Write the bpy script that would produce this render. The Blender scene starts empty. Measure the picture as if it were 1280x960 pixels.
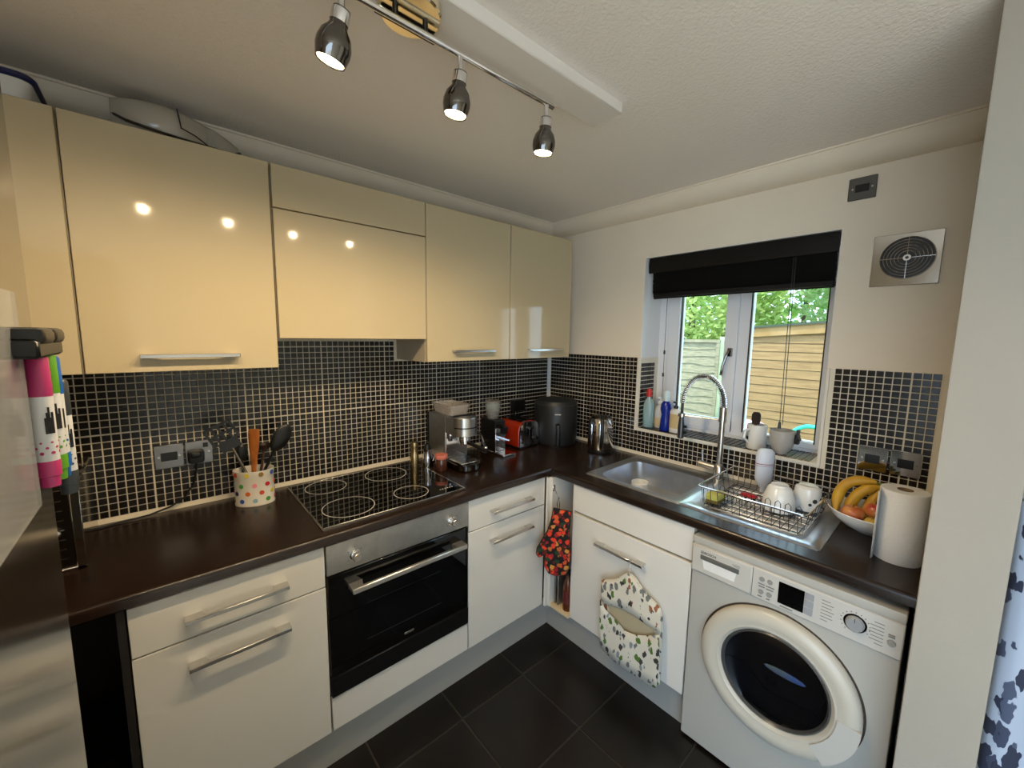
import bpy, bmesh, math, random
from mathutils import Vector, Matrix
random.seed(7)
S = bpy.context.scene
COL = S.collection
PI = math.pi

# ------------------------------------------------------------------ camera
CAM = Vector((-2.0805, -1.9642, 1.5900)); YAW, PIT, ROL, FPX = 0.84838, -0.11909, 0.01452, 498.83
_f = Vector((math.cos(YAW)*math.cos(PIT), math.sin(YAW)*math.cos(PIT), math.sin(PIT)))
_r0 = Vector((math.sin(YAW), -math.cos(YAW), 0)); _u0 = _r0.cross(_f)
_r = _r0*math.cos(ROL) + _u0*math.sin(ROL); _u = _u0*math.cos(ROL) - _r0*math.sin(ROL)
cd = bpy.data.cameras.new('camera'); cam = bpy.data.objects.new('camera', cd); COL.objects.link(cam)
cd.sensor_width = 36; cd.lens = FPX/1280*36; cd.clip_start = 0.02
m = Matrix((_r, _u, -_f)).transposed().to_4x4(); m.translation = CAM
cam.matrix_world = m; S.camera = cam

def at(px, py, **k):
    """photo pixel -> point on the plane x=, y= or z= that the thing touches"""
    d = _f + _r*((px-640)/FPX) - _u*((py-480)/FPX)
    (a, v), = k.items(); i = 'xyz'.index(a)
    return CAM + d*((v-CAM[i])/d[i])

# ------------------------------------------------------------------ world, sun, exposure
S.view_settings.view_transform = 'Standard'; S.view_settings.look = 'None'
S.view_settings.gamma = 1; S.view_settings.use_curve_mapping = False
S.view_settings.exposure = 1.0
w = bpy.data.worlds.new('sky'); S.world = w; w.use_nodes = True
bg = w.node_tree.nodes['Background']
bg.inputs[0].default_value = (0.60, 0.79, 1.0, 1); bg.inputs[1].default_value = 2.7
sd = bpy.data.lights.new('sun', 'SUN'); sd.energy = 2.6; sd.angle = 0.03; sd.color = (1, .95, .82)
so = bpy.data.objects.new('sun', sd); COL.objects.link(so)
so.rotation_euler = Vector((0.45, 0.25, -1.0)).to_track_quat('-Z', 'Y').to_euler()

# ------------------------------------------------------------------ materials
def lin(c):
    if isinstance(c, str):
        c = [int(c[i:i+2], 16)/255 for i in (0, 2, 4)]
        c = [x/12.92 if x <= .04045 else ((x+.055)/1.055)**2.4 for x in c]
    return (*c, 1)
MATS = {}
def mat(name, col, rough=.5, metal=0, var=0, vscale=8, bump=0, bscale=60, col2=None, coat=0, alpha=1, trans=0,
        emit=None, estr=0, aniso=0, stretch=None, spec=.5, ior=None):
    if name in MATS: return MATS[name]
    M = bpy.data.materials.new(name); M.use_nodes = True; MATS[name] = M
    nt = M.node_tree; b = nt.nodes['Principled BSDF']
    b.inputs['Base Color'].default_value = lin(col); b.inputs['Roughness'].default_value = rough
    b.inputs['Metallic'].default_value = metal; b.inputs['Coat Weight'].default_value = coat
    b.inputs['Alpha'].default_value = alpha; b.inputs['Transmission Weight'].default_value = trans
    b.inputs['Specular IOR Level'].default_value = spec; b.inputs['Anisotropic'].default_value = aniso
    if ior: b.inputs['IOR'].default_value = ior
    if emit: b.inputs['Emission Color'].default_value = lin(emit); b.inputs['Emission Strength'].default_value = estr
    g = nt.nodes.new('ShaderNodeNewGeometry'); src = g.outputs['Position']
    if stretch:
        mp = nt.nodes.new('ShaderNodeMapping'); mp.inputs['Scale'].default_value = stretch
        nt.links.new(src, mp.inputs[0]); src = mp.outputs[0]
    if var or col2:
        n = nt.nodes.new('ShaderNodeTexNoise'); n.inputs['Scale'].default_value = vscale; n.inputs['Detail'].default_value = 5
        nt.links.new(src, n.inputs['Vector'])
        mx = nt.nodes.new('ShaderNodeMix'); mx.data_type = 'RGBA'
        a = lin(col); c2 = lin(col2) if col2 else tuple(x*(1-var) for x in a[:3])+(1,)
        mx.inputs[6].default_value = a; mx.inputs[7].default_value = c2
        rp = nt.nodes.new('ShaderNodeMapRange'); rp.inputs[1].default_value = .35; rp.inputs[2].default_value = .65
        nt.links.new(n.outputs['Fac'], rp.inputs[0]); nt.links.new(rp.outputs[0], mx.inputs[0])
        nt.links.new(mx.outputs[2], b.inputs['Base Color'])
    if bump:
        n2 = nt.nodes.new('ShaderNodeTexNoise'); n2.inputs['Scale'].default_value = bscale; n2.inputs['Detail'].default_value = 3
        nt.links.new(src, n2.inputs['Vector'])
        bp = nt.nodes.new('ShaderNodeBump'); bp.inputs['Strength'].default_value = bump; bp.inputs['Distance'].default_value = .004
        nt.links.new(n2.outputs['Fac'], bp.inputs['Height']); nt.links.new(bp.outputs[0], b.inputs['Normal'])
    return M

def pattern_mat(name, base, cols, scale, thr=.32, rough=.9, soft=.04, coord='Object', stretch=(1,1,1), warp=.0):
    """printed cloth: scattered blobs of several colours on a base colour"""
    M = bpy.data.materials.new(name); M.use_nodes = True; MATS[name] = M
    nt = M.node_tree; b = nt.nodes['Principled BSDF']; b.inputs['Roughness'].default_value = rough
    tc = nt.nodes.new('ShaderNodeTexCoord'); mp = nt.nodes.new('ShaderNodeMapping'); mp.inputs['Scale'].default_value = stretch
    nt.links.new(tc.outputs[coord], mp.inputs[0]); src = mp.outputs[0]
    if warp:
        n = nt.nodes.new('ShaderNodeTexNoise'); n.inputs['Scale'].default_value = scale*1.6
        nt.links.new(src, n.inputs['Vector'])
        vm = nt.nodes.new('ShaderNodeVectorMath'); vm.operation = 'MULTIPLY_ADD'
        vm.inputs[1].default_value = (warp,)*3
        nt.links.new(n.outputs['Color'], vm.inputs[0]); nt.links.new(src, vm.inputs[2]); src = vm.outputs[0]
    v = nt.nodes.new('ShaderNodeTexVoronoi'); v.inputs['Scale'].default_value = scale
    nt.links.new(src, v.inputs['Vector'])
    r = nt.nodes.new('ShaderNodeMapRange'); r.inputs[1].default_value = thr; r.inputs[2].default_value = thr+soft
    nt.links.new(v.outputs['Distance'], r.inputs[0])
    sep = nt.nodes.new('ShaderNodeSeparateColor'); nt.links.new(v.outputs['Color'], sep.inputs[0])
    cr = nt.nodes.new('ShaderNodeValToRGB'); cr.color_ramp.interpolation = 'CONSTANT'
    els = cr.color_ramp.elements
    for i, c in enumerate(cols):
        e = els[i] if i < 2 else els.new(i/len(cols))
        e.position = i/len(cols); e.color = lin(c)
    nt.links.new(sep.outputs[0], cr.inputs[0])
    mx = nt.nodes.new('ShaderNodeMix'); mx.data_type = 'RGBA'; mx.inputs[7].default_value = lin(base)
    nt.links.new(r.outputs[0], mx.inputs[0]); nt.links.new(cr.outputs[0], mx.inputs[6])
    nt.links.new(mx.outputs[2], b.inputs['Base Color'])
    return M

WALL = mat('cream_wall_paint', (.84, .75, .61), .75, var=.05, vscale=3, bump=.12, bscale=90)
CEIL = mat('stippled_ceiling_paint', (.88, .83, .77), .85, bump=.55, bscale=120)
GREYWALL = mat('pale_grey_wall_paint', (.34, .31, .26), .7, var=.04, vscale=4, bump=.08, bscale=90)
GLOSS = mat('ivory_gloss_door', (.52, .44, .29), .06, var=.02, vscale=2, spec=.4)
BASEW = mat('white_gloss_front', (.70, .675, .62), .16, coat=.3, var=.02, vscale=2)
CARC = mat('cream_carcass', (.50, .43, .31), .4)
PLINTH = mat('grey_plinth', (.34, .335, .31), .4)
WORK = mat('wenge_worktop', '2a1a12', .22, col2='170e0a', vscale=5, stretch=(3, 30, 30), bump=.06, bscale=40)
WORKB = mat('wenge_worktop_return', '241812', .22, col2='150e0b', vscale=5, stretch=(30, 3, 30), bump=.06, bscale=40)
GROUT = mat('cream_grout', (.72, .66, .53), .8)
FLOORT = mat('black_brown_floor_tile', '16110e', .33, col2='0d0a09', vscale=6, bump=.1, bscale=50, spec=.4)
FGROUT = mat('floor_grout', '3a3430', .8)
CHROME = mat('chrome', (.78, .78, .80), .08, 1)
STEEL = mat('brushed_steel', (.58, .57, .55), .28, 1, var=.12, vscale=30, stretch=(1, 1, 1))
PLATE = mat('brushed_plate', (.30, .30, .31), .35, 1)
SATIN = mat('satin_nickel', (.62, .60, .57), .25, 1)
SINKM = mat('sink_steel', (.66, .68, .72), .3, 1, var=.1, vscale=20)
DARKCH = mat('dark_chrome', (.16, .15, .14), .1, 1)
BLACK = mat('black_plastic', '0c0c0d', .35)
MATTEB = mat('matte_charcoal_plastic', '1e1f20', .45)
BGLASS = mat('black_glass', '050506', .04, coat=.5)
WHITEP = mat('white_plastic', (.66, .66, .64), .35)
WMW = mat('washer_enamel', (.40, .385, .345), .3)
WMP = mat('washer_panel', (.49, .47, .43), .32)
WMD = mat('washer_door_ring', (.50, .465, .39), .3)
UPVC = mat('white_upvc', (.80, .82, .86), .3)
CERAM = mat('white_ceramic', (.78, .77, .73), .15, coat=.3)
GREYCER = mat('grey_ceramic', (.42, .40, .37), .3)
RED = mat('red_enamel', '9e2408', .2, coat=.4)
WOOD = mat('beech_wood', 'a86226', .5, col2='8a4a1a', vscale=14, stretch=(4, 4, 1))
PALEWOOD = mat('pale_board', 'd8bf94', .5)
BLIND = mat('black_blind', '070606', .6, spec=.3)
PAPER = mat('kitchen_paper', (.62, .60, .56), .95, bump=.5, bscale=160)
CARD = mat('brown_card', '7a6247', .9)
PRINT = mat('dark_grey_print', '2c2b2a', .7)
GREYPRINT = mat('mid_grey_print', '77756f', .7)
CLEARG = mat('clear_plastic', (.85, .9, .9), .08, trans=.85, ior=1.3)
SMOKEG = mat('smoked_clear_plastic', (.35, .25, .18), .1, trans=.6, ior=1.2)
FRIDGE = mat('brushed_fridge_steel', (.40, .385, .36), .16, 1, var=.06, vscale=12, stretch=(1, 1, 14))
GRASS = mat('grass', '4f7a2a', .9, col2='38601e', vscale=3)

def mosaic_mat():
    M = bpy.data.materials.new('black_mosaic_tile'); M.use_nodes = True; nt = M.node_tree; b = nt.nodes['Principled BSDF']
    g = nt.nodes.new('ShaderNodeNewGeometry')
    s = nt.nodes.new('ShaderNodeVectorMath'); s.operation = 'SNAP'; s.inputs[1].default_value = (.025,)*3
    nt.links.new(g.outputs['Position'], s.inputs[0])
    n = nt.nodes.new('ShaderNodeTexWhiteNoise'); nt.links.new(s.outputs[0], n.inputs['Vector'])
    r = nt.nodes.new('ShaderNodeValToRGB'); r.color_ramp.elements[0].color = lin('0b0a0a'); r.color_ramp.elements[1].color = lin('221c19')
    nt.links.new(n.outputs['Value'], r.inputs[0]); nt.links.new(r.outputs[0], b.inputs['Base Color'])
    b.inputs['Roughness'].default_value = .22
    return M
TILE = mosaic_mat()

def pane_mat():
    M = bpy.data.materials.new('window_glass'); M.use_nodes = True; nt = M.node_tree
    nt.nodes.remove(nt.nodes['Principled BSDF']); o = nt.nodes['Material Output']
    t = nt.nodes.new('ShaderNodeBsdfTransparent'); t.inputs[0].default_value = (.95, .98, .97, 1)
    g = nt.nodes.new('ShaderNodeBsdfGlossy'); g.inputs['Roughness'].default_value = .02
    fr = nt.nodes.new('ShaderNodeFresnel'); fr.inputs[0].default_value = 1.3
    mx = nt.nodes.new('ShaderNodeMixShader')
    nt.links.new(fr.outputs[0], mx.inputs[0]); nt.links.new(t.outputs[0], mx.inputs[1]); nt.links.new(g.outputs[0], mx.inputs[2])
    nt.links.new(mx.outputs[0], o.inputs[0])
    return M
PANE = pane_mat()

# ------------------------------------------------------------------ mesh builder
WN = set()
class MB:
    def __init__(s): s.v = []; s.f = []; s.wn = False
    def add(s, vs, fs, M=None):
        k = len(s.v)
        s.v += [tuple(M @ Vector(p)) if M else tuple(p) for p in vs]; s.f += [tuple(i+k for i in q) for q in fs]
        return s
    def bm(s, bm, M=None):
        bm.verts.index_update()
        s.add([v.co.copy() for v in bm.verts], [[v.index for v in f.verts] for f in bm.faces], M); bm.free(); return s
    def box(s, x0, x1, y0, y1, z0, z1, bev=0, M=None, seg=2):
        b = bmesh.new(); bmesh.ops.create_cube(b, size=1)
        for v in b.verts:
            v.co = Vector(((x0+x1)/2+v.co.x*(x1-x0), (y0+y1)/2+v.co.y*(y1-y0), (z0+z1)/2+v.co.z*(z1-z0)))
        if bev:
            if bev <= .0035: seg = 1
            else: s.wn = True
            bmesh.ops.bevel(b, geom=b.edges[:], offset=bev, segments=seg, profile=.5, affect='EDGES')
        return s.bm(b, M)
    def cyl(s, p0, p1, r0, r1=None, n=20, caps=True):
        p0, p1 = Vector(p0), Vector(p1); r1 = r0 if r1 is None else r1
        d = (p1-p0).normalized(); a = d.orthogonal().normalized(); b = d.cross(a)
        vs = []
        for p, r in ((p0, r0), (p1, r1)):
            vs += [p+a*(r*math.cos(2*PI*i/n))+b*(r*math.sin(2*PI*i/n)) for i in range(n)]
        fs = [(i, (i+1) % n, n+(i+1) % n, n+i) for i in range(n)]
        if caps: fs += [tuple(range(n))[::-1], tuple(range(n, 2*n))]
        return s.add(vs, fs)
    def lathe(s, prof, o=(0, 0, 0), n=32, M=None, sx=1, sy=1):
        vs = []; fs = []; L = len(prof)
        for i in range(n):
            c, t = math.cos(2*PI*i/n), math.sin(2*PI*i/n)
            vs += [(o[0]+r*c*sx, o[1]+r*t*sy, o[2]+z) for r, z in prof]
        for i in range(n):
            j = (i+1) % n
            fs += [(i*L+k, j*L+k, j*L+k+1, i*L+k+1) for k in range(L-1)]
        return s.add(vs, fs, M)
    def tube(s, pts, r, n=8, closed=False, caps=True):
        P = [Vector(p) for p in pts]; L = len(P); vs = []; fs = []
        rs = r if isinstance(r, (list, tuple)) else [r]*L
        a = None
        for i in range(L):
            if closed: d = P[(i+1) % L]-P[i-1]
            else: d = P[min(i+1, L-1)]-P[max(i-1, 0)]
            d.normalize()
            a = d.orthogonal().normalized() if a is None else (a-d*a.dot(d)).normalized()
            b = d.cross(a)
            vs += [P[i]+a*(rs[i]*math.cos(2*PI*k/n))+b*(rs[i]*math.sin(2*PI*k/n)) for k in range(n)]
        for i in range(L if closed else L-1):
            j = (i+1) % L
            fs += [(i*n+k, i*n+(k+1) % n, j*n+(k+1) % n, j*n+k) for k in range(n)]
        if caps and not closed: fs += [tuple(range(n))[::-1], tuple(range((L-1)*n, L*n))]
        return s.add(vs, fs)
    def prism(s, poly, axis, lo, hi, M=None):
        """poly in the two remaining axes (in xyz order), extruded along axis"""
        n = len(poly); vs = []
        for h in (lo, hi):
            for a, b in poly:
                vs.append({'x': (h, a, b), 'y': (a, h, b), 'z': (a, b, h)}[axis])
        fs = [(i, (i+1) % n, n+(i+1) % n, n+i) for i in range(n)] + [tuple(range(n))[::-1], tuple(range(n, 2*n))]
        return s.add(vs, fs, M)
    def ball(s, c, r, n=16, M=None):
        if not isinstance(r, (list, tuple)): r = (r,)*3
        b = bmesh.new(); bmesh.ops.create_uvsphere(b, u_segments=n, v_segments=max(6, n//2), radius=1)
        for v in b.verts: v.co = Vector((c[0]+v.co.x*r[0], c[1]+v.co.y*r[1], c[2]+v.co.z*r[2]))
        return s.bm(b, M)
    def mesh(s, name, mt, smooth=40):
        me = bpy.data.meshes.new(name); me.from_pydata(s.v, [], s.f); me.update()
        b = bmesh.new(); b.from_mesh(me); bmesh.ops.recalc_face_normals(b, faces=b.faces); b.to_mesh(me); b.free()
        if mt: me.materials.append(mt)
        if smooth:
            me.shade_smooth(); me.set_sharp_from_angle(angle=math.radians(smooth))
        if s.wn: WN.add(me)
        return me

ORG = {}
def link(name, me, parent=None):
    o = bpy.data.objects.new(name, me); COL.objects.link(o)
    if parent: o.parent = parent; ORG[o] = ORG.get(parent, Vector())
    if me in WN:
        q = o.modifiers.new('face_normals', 'WEIGHTED_NORMAL'); q.keep_sharp = True
    return o
def tag(o, label=None, cat=None, group=None, kind=None):
    if label: o['label'] = label
    if cat: o['category'] = cat
    if group: o['group'] = group
    if kind: o['kind'] = kind
    return o
def thing(name, label, cat, loc=(0, 0, 0), rz=0, group=None):
    o = bpy.data.objects.new(name, None); COL.objects.link(o); o.location = loc; o.rotation_euler[2] = rz
    o.empty_display_size = .02
    ORG[o] = Vector(loc); return tag(o, label, cat, group)
def part(name, mb, mt, parent, world=True, smooth=40, label=None):
    """a mesh under its thing; world=True: the builder's points are world points"""
    if world:
        q = ORG[parent]; mb.v = [(a-q.x, b-q.y, c-q.z) for a, b, c in mb.v]
    o = link(name, mb.mesh(name, mt, smooth), parent)
    if label: o['label'] = label
    return o
def solo(name, mb, mt, label=None, cat=None, group=None, kind=None, smooth=40):
    """a thing (or piece of the setting) that is one mesh; origin at its base"""
    xs = [p[0] for p in mb.v]; ys = [p[1] for p in mb.v]; zs = [p[2] for p in mb.v]
    q = Vector(((min(xs)+max(xs))/2, (min(ys)+max(ys))/2, min(zs)))
    mb.v = [(a-q.x, b-q.y, c-q.z) for a, b, c in mb.v]
    o = link(name, mb.mesh(name, mt, smooth)); o.location = q; ORG[o] = q
    return tag(o, label, cat, group, kind)
def struct(name, mb, mt, smooth=40):
    o = link(name, mb.mesh(name, mt, smooth)); ORG[o] = Vector(); return tag(o, kind='structure')
def lettering(body, size, mt, parent, loc, rot, name='lettering', ext=.0006, world=True):
    c = bpy.data.curves.new(name, 'FONT'); c.body = body; c.size = size; c.extrude = ext; c.align_x = 'CENTER'
    t = bpy.data.objects.new(name, c); COL.objects.link(t)
    dg = bpy.context.evaluated_depsgraph_get(); dg.update()
    me = bpy.data.meshes.new_from_object(t.evaluated_get(dg)); bpy.data.objects.remove(t)
    me.materials.clear(); me.materials.append(mt)
    o = link(name, me, parent)
    o.location = Vector(loc)-ORG[parent] if world else loc
    o.rotation_euler = rot; return o
FACE_X = (PI/2, 0, -PI/2)     # text on a face that looks towards -x
FACE_Y = (PI/2, 0, 0)         # text on a face that looks towards -y

# ================================================================== THE ROOM
H = 2.33; XL = -2.95; YR = -4.7
struct('ceiling', MB().box(XL, .28, YR, .2, H, H+.15), CEIL)
fl = struct('floor', MB().box(XL, .28, YR, .2, -.12, -.004), FGROUT)
T0x, T0y, TP = -.893, -.724, .342
tm = MB().box(0, TP-.006, 0, TP-.006, -.012, 0, .0012, seg=1).mesh('floor_tile', FLOORT)
for i in range(-7, 4):
    for j in range(-4, 3):
        x, y = T0x+i*TP+.003, T0y+j*TP+.003
        if x < XL or x+TP > .1 or y+TP > .1: continue
        o = link('floor_tile', tm, fl); o.location = (x, y, 0)

struct('floor_2', MB().box(XL, .28, YR, -2.09, -.004, .004), mat('pale_bounce_floor', (.62, .54, .42), .45, var=.1, vscale=4))  # unseen pale surface, added to bounce daylight up to the ceiling
wa = struct('wall_back', MB().box(XL-.15, .28, 0, .2, -.12, H), WALL)
WL, WR, WB, WT = -.723, -1.587, 1.064, 2.035           # window opening
mb = MB()
mb.box(0, .28, WL, 0, -.12, H); mb.box(0, .28, YR, WR, -.12, H)
mb.box(0, .28, WR, WL, -.12, WB); mb.box(0, .28, WR, WL, WT, H)
wb = struct('wall_right', mb, WALL)
# wide unseen opening added in the left side beyond the fridge, for fill daylight
struct('wall_left', MB().box(XL-.15, XL, -1.85, .0, -.12, H).box(XL-.15, XL, YR, -4.5, -.12, H).box(XL-.15, XL, -4.5, -1.85, 2.18, H), WALL)
struct('wall_rear', MB().box(XL-.15, .28, YR-.2, YR, -.12, H), WALL)
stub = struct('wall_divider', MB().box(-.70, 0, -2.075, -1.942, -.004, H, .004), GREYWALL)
# coving
def cove(n, axis, lo, hi):
    c, h = .093, .078
    arc = [(-c, H+.002), (-c, H-.007), (-c+.007, H-.007)] + [(-c+.008+(c-.008)*(1-math.cos(t*PI/2/8)), H-.011-(h-.011)*math.sin(t*PI/2/8)) for t in range(9)] + [(0, H-h), (0, H+.002)]
    return struct('trim_%d' % n, MB().prism(arc, axis, lo, hi), WALL)
cove(1, 'x', XL, 0); cove(2, 'y', -1.942, 0)

# mosaic: grout bed, up to 300 tiles as pieces, the rest joined
TS, TPIT = .0222, .0250
def steps(start, stop, sgn):
    out = []; p = start; k = 0
    while abs(p-start)+TS < abs(stop-start):
        out.append(p); p += sgn*TPIT; k += 1
        if k % 12 == 0: p += sgn*.0022
    return out
def tile_mesh(ax):
    a, b, e = TS/2, TS/2-.0012, .0035
    # local: u along the wall, z up, towards the room
    L = [(-a, -a, 0), (a, -a, 0), (a, a, 0), (-a, a, 0), (-b, -b, e), (b, -b, e), (b, b, e), (-b, b, e)]
    F = [(4, 5, 6, 7), (0, 1, 5, 4), (1, 2, 6, 5), (2, 3, 7, 6), (3, 0, 4, 7)]
    if ax == 'A': V = [(u, -d, v) for u, v, d in L]
    elif ax == 'B': V = [(-d, u, v) for u, v, d in L]
    elif ax == 'L': V = [(u, -d, v) for u, v, d in L]
    else: V = [(u, v, d) for u, v, d in L]
    return V, F
def mosaic(wall, ax, pos, nkeep=300, keepkey=None):
    V, F = tile_mesh(ax)
    pos = sorted(pos, key=keepkey) if keepkey else pos
    me = MB().add(V, F).mesh('mosaic_tile', TILE, 0)
    for p in pos[:nkeep]:
        o = link('mosaic_tile', me, wall); o.location = p
    if pos[nkeep:]:
        k = MB()
        for p in pos[nkeep:]: k.add([(a+p[0], b+p[1], c+p[2]) for a, b, c in V], F)
        o = link('mosaic_field', k.mesh('mosaic_field', TILE, 0), wall); o['kind'] = 'stuff'
Z0, ZT = .928, 1.476
rowsA = steps(Z0+TS/2, 1.59, 1)
posA = []
for x in steps(-.028, XL, -1):
    for z in rowsA:
        top = 1.565 if -1.757 < x < -1.16 else 1.47
        if z+TS/2 < top+.002: posA.append((x, -.004, z))
def keyA(p):
    vis = -2.31 < p[0] < -1.98 and .95 < p[2] < 1.466
    return (0 if vis else 1, p[0])
bed = MB().box(XL, 0, -.004, 0, .91, ZT-.006)
bed.box(-1.757, -1.157, -.004, 0, ZT-.006, 1.57)
part('grout_bed', bed, GROUT, wa)
mosaic(wa, 'A', posA, 300, keyA)
part('sealant_bead', MB().prism([(0, .908), (-.012, .908), (-.008, .926), (0, .930)], 'x', XL, 0), mat('sealant', (.75, .68, .55), .5), wa)
part('corner_conduit', MB().box(-.024, -.014, -.016, -.004, .92, 1.475, .002).box(-.012, -.004, -.024, -.006, .92, 1.475, .002), UPVC, wa)

posB = []
rowsB = steps(Z0+TS/2, 1.49, 1)
for y in steps(-.04, -1.935, -1):
    for z in rowsB:
        if z+TS/2 > ZT+.002: continue
        if WR-.012-TS/2 < y < WL+.012+TS/2 and z+TS/2 > WB-.012: continue
        posB.append((-.004, y, z))
bed = MB().box(-.004, 0, WL, 0, .91, ZT).box(-.004, 0, -1.94, WR, .91, ZT).box(-.004, 0, WR, WL, .91, WB)
part('grout_bed', bed, GROUT, wb)
mosaic(wb, 'B', posB, 300, lambda p: (0 if (p[1] < WR and p[2] > 1.02) else 1, p[1]))
part('sealant_bead', MB().prism([(0, .908), (-.012, .908), (-.008, .926), (0, .930)], 'y', -1.94, 0), MATS['sealant'], wb)
# window reveal: tiled cill and lower left cheek, white edging strips
posS = [(x, y, WB+.003) for x in steps(.016, .19, 1) for y in steps(WL-.02, WR, -1)]
posL = [(x, WL-.002, z) for x in steps(.018, .19, 1) for z in steps(WB+.018, ZT, 1)]
posR = [(x, WR+.002, z) for x in steps(.018, .19, 1) for z in steps(WB+.018, ZT, 1)]
part('grout_bed', MB().box(0, .2, WR, WL, WB-.002, WB+.003).box(0, .2, WL-.003, WL, WB, ZT), GROUT, wb)
def field(pos, ax, mt=TILE):
    V, F = tile_mesh(ax); k = MB()
    for p in pos: k.add([(a+p[0], b+p[1], c+p[2]) for a, b, c in V], F)
    return k
o = link('sill_mosaic', field(posS, 'S').mesh('sill_mosaic', TILE, 0), wb); o['kind'] = 'stuff'
o = link('reveal_mosaic', field(posL, 'L').mesh('reveal_mosaic', TILE, 0), wb); o['kind'] = 'stuff'
e = MB().box(-.009, .004, WR-.011, WL+.011, WB-.010, WB+.002, .001)
e.box(-.009, .004, WL-.001, WL+.011, WB, ZT, .001).box(-.009, .004, WR-.011, WR+.001, WB, ZT, .001)
e.box(.004, .19, WL-.004, WL, ZT-.004, ZT+.003)
part('edging_strip', e, mat('cream_tile_trim', (.74, .70, .62), .35), wb)
rv = MB().box(.0, .2, WL-.0015, WL, ZT, WT).box(0, .2, WR, WR+.0015, WB, WT).box(0, .2, WR, WL, WT-.0015, WT)
part('reveal_lining', rv, mat('white_reveal_paint', (.80, .80, .80), .6), wb)

# ------------------------------------------------------------------ window
win = tag(thing('window_1', None, None, (.2, (WL+WR)/2, WB)), kind='structure')
FX0, FX1 = .195, .262
fr = MB()
fr.box(FX0, FX1, WR, WR+.055, WB, WT, .004).box(FX0, FX1, WL-.062, WL, WB, WT, .004)
fr.box(FX0+.001, FX1-.001, WR, WL, WB, WB+.045, .004).box(FX0+.001, FX1-.001, WR, WL, WT-.06, WT, .004)
fr.box(FX0, FX1, -1.217, -1.165, WB+.01, WT-.01, .004)
fr.box(FX0-.022, FX0+.01, WR, WL, WB-.001, WB+.018, .004)
part('window_frame', fr, UPVC, win)
sa = MB(); a0, a1, z0, z1 = -1.165, WL-.062, WB+.03, WT-.05
sa.box(FX0-.014, FX1-.01, a0, a0+.062, z0, z1, .005).box(FX0-.014, FX1-.01, a1-.066, a1, z0, z1, .005)
sa.box(FX0-.013, FX1-.011, a0, a1, z0, z0+.058, .005).box(FX0-.013, FX1-.011, a0, a1, z1-.06, z1, .005)
sash = part('opening_sash', sa, UPVC, win)
part('pane', MB().box(.226, .230, a0+.055, a1-.06, z0+.05, z1-.05), PANE, sash, smooth=0)
gk = MB()
for y0, y1 in ((a0+.060, a0+.066), (a1-.070, a1-.064)): gk.box(FX0+.004, FX0+.02, y0, y1, z0+.05, z1-.05)
part('gasket', gk, BLACK, sash)
hd = MB().box(FX0-.030, FX0-.012, -1.150, -1.128, 1.50, 1.545, .004).tube([(FX0-.034, -1.139, 1.53), (FX0-.045, -1.13, 1.50), (FX0-.05, -1.118, 1.45), (FX0-.048, -1.112, 1.40)], .007)
part('window_handle', hd, DARKCH, sash)
part('fixed_pane', MB().box(.226, .230, WR+.05, -1.21, WB+.04, WT-.055), PANE, win, smooth=0)
gk = MB().box(FX0-.001, FX0+.012, WR+.053, WR+.058, WB+.04, WT-.06).box(FX0-.001, FX0+.012, -1.222, -1.217, WB+.04, WT-.06)
part('glazing_gasket', gk, BLACK, win)

# venetian blind
bl = thing('venetian_blind', 'black venetian blind pulled up at the top of the kitchen window', 'blind', (.05, -1.155, 1.82))
part('headrail', MB().box(.025, .085, -1.578, -.742, 1.983, 2.030, .004), BLIND, bl)
part('valance', MB().prism([(.012, 1.952), (.020, 1.950), (.024, 1.99), (.024, 2.031), (.012, 2.031), (.008, 1.99)], 'y', -1.580, -.741), mat('blind_valance', '080707', .45, spec=.3), bl)
zz = 1.936; sm = None
sl = MB()
prof = [(.028+.048*t/6, .004*math.sin(PI*t/6)) for t in range(7)]
sl.prism([(a, b+.0012) for a, b in prof]+[(a, b-.0006) for a, b in prof[::-1]], 'y', -.414, .404)
sm = sl.mesh('slat', BLIND, 30)
for i in range(18):
    o = link('slat', sm, bl); o.location = (-.020, random.uniform(-.002, .002), .062+i*.0062)
    o.rotation_euler = (random.uniform(-.004, .004), 1.15+random.uniform(-.03, .03), 0)
part('bottom_rail', MB().box(.026, .078, -1.571, -.765, 1.818, 1.840, .004), BLIND, bl)
k = MB().tube([(.022, -1.425, 1.97), (.020, -1.427, 1.6), (.018, -1.432, 1.22)], .0016, 5)
k.tube([(.022, -1.433, 1.97), (.02, -1.437, 1.6), (.018, -1.443, 1.21)], .0016, 5)
k.cyl((.018, -1.432, 1.22), (.018, -1.432, 1.19), .005, .007, 8)
part('pull_cord', k, BLACK, bl)
k = MB().tube([(.11, -.807, 1.83), (.11, -.808, 1.5), (.11, -.811, 1.24)], .0015, 5)
for z in (1.50, 1.37): k.cyl((.11, -.808, z), (.11, -.808, z+.022), .006, .005, 8)
part('tilt_cord', k, BLACK, bl)

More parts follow.
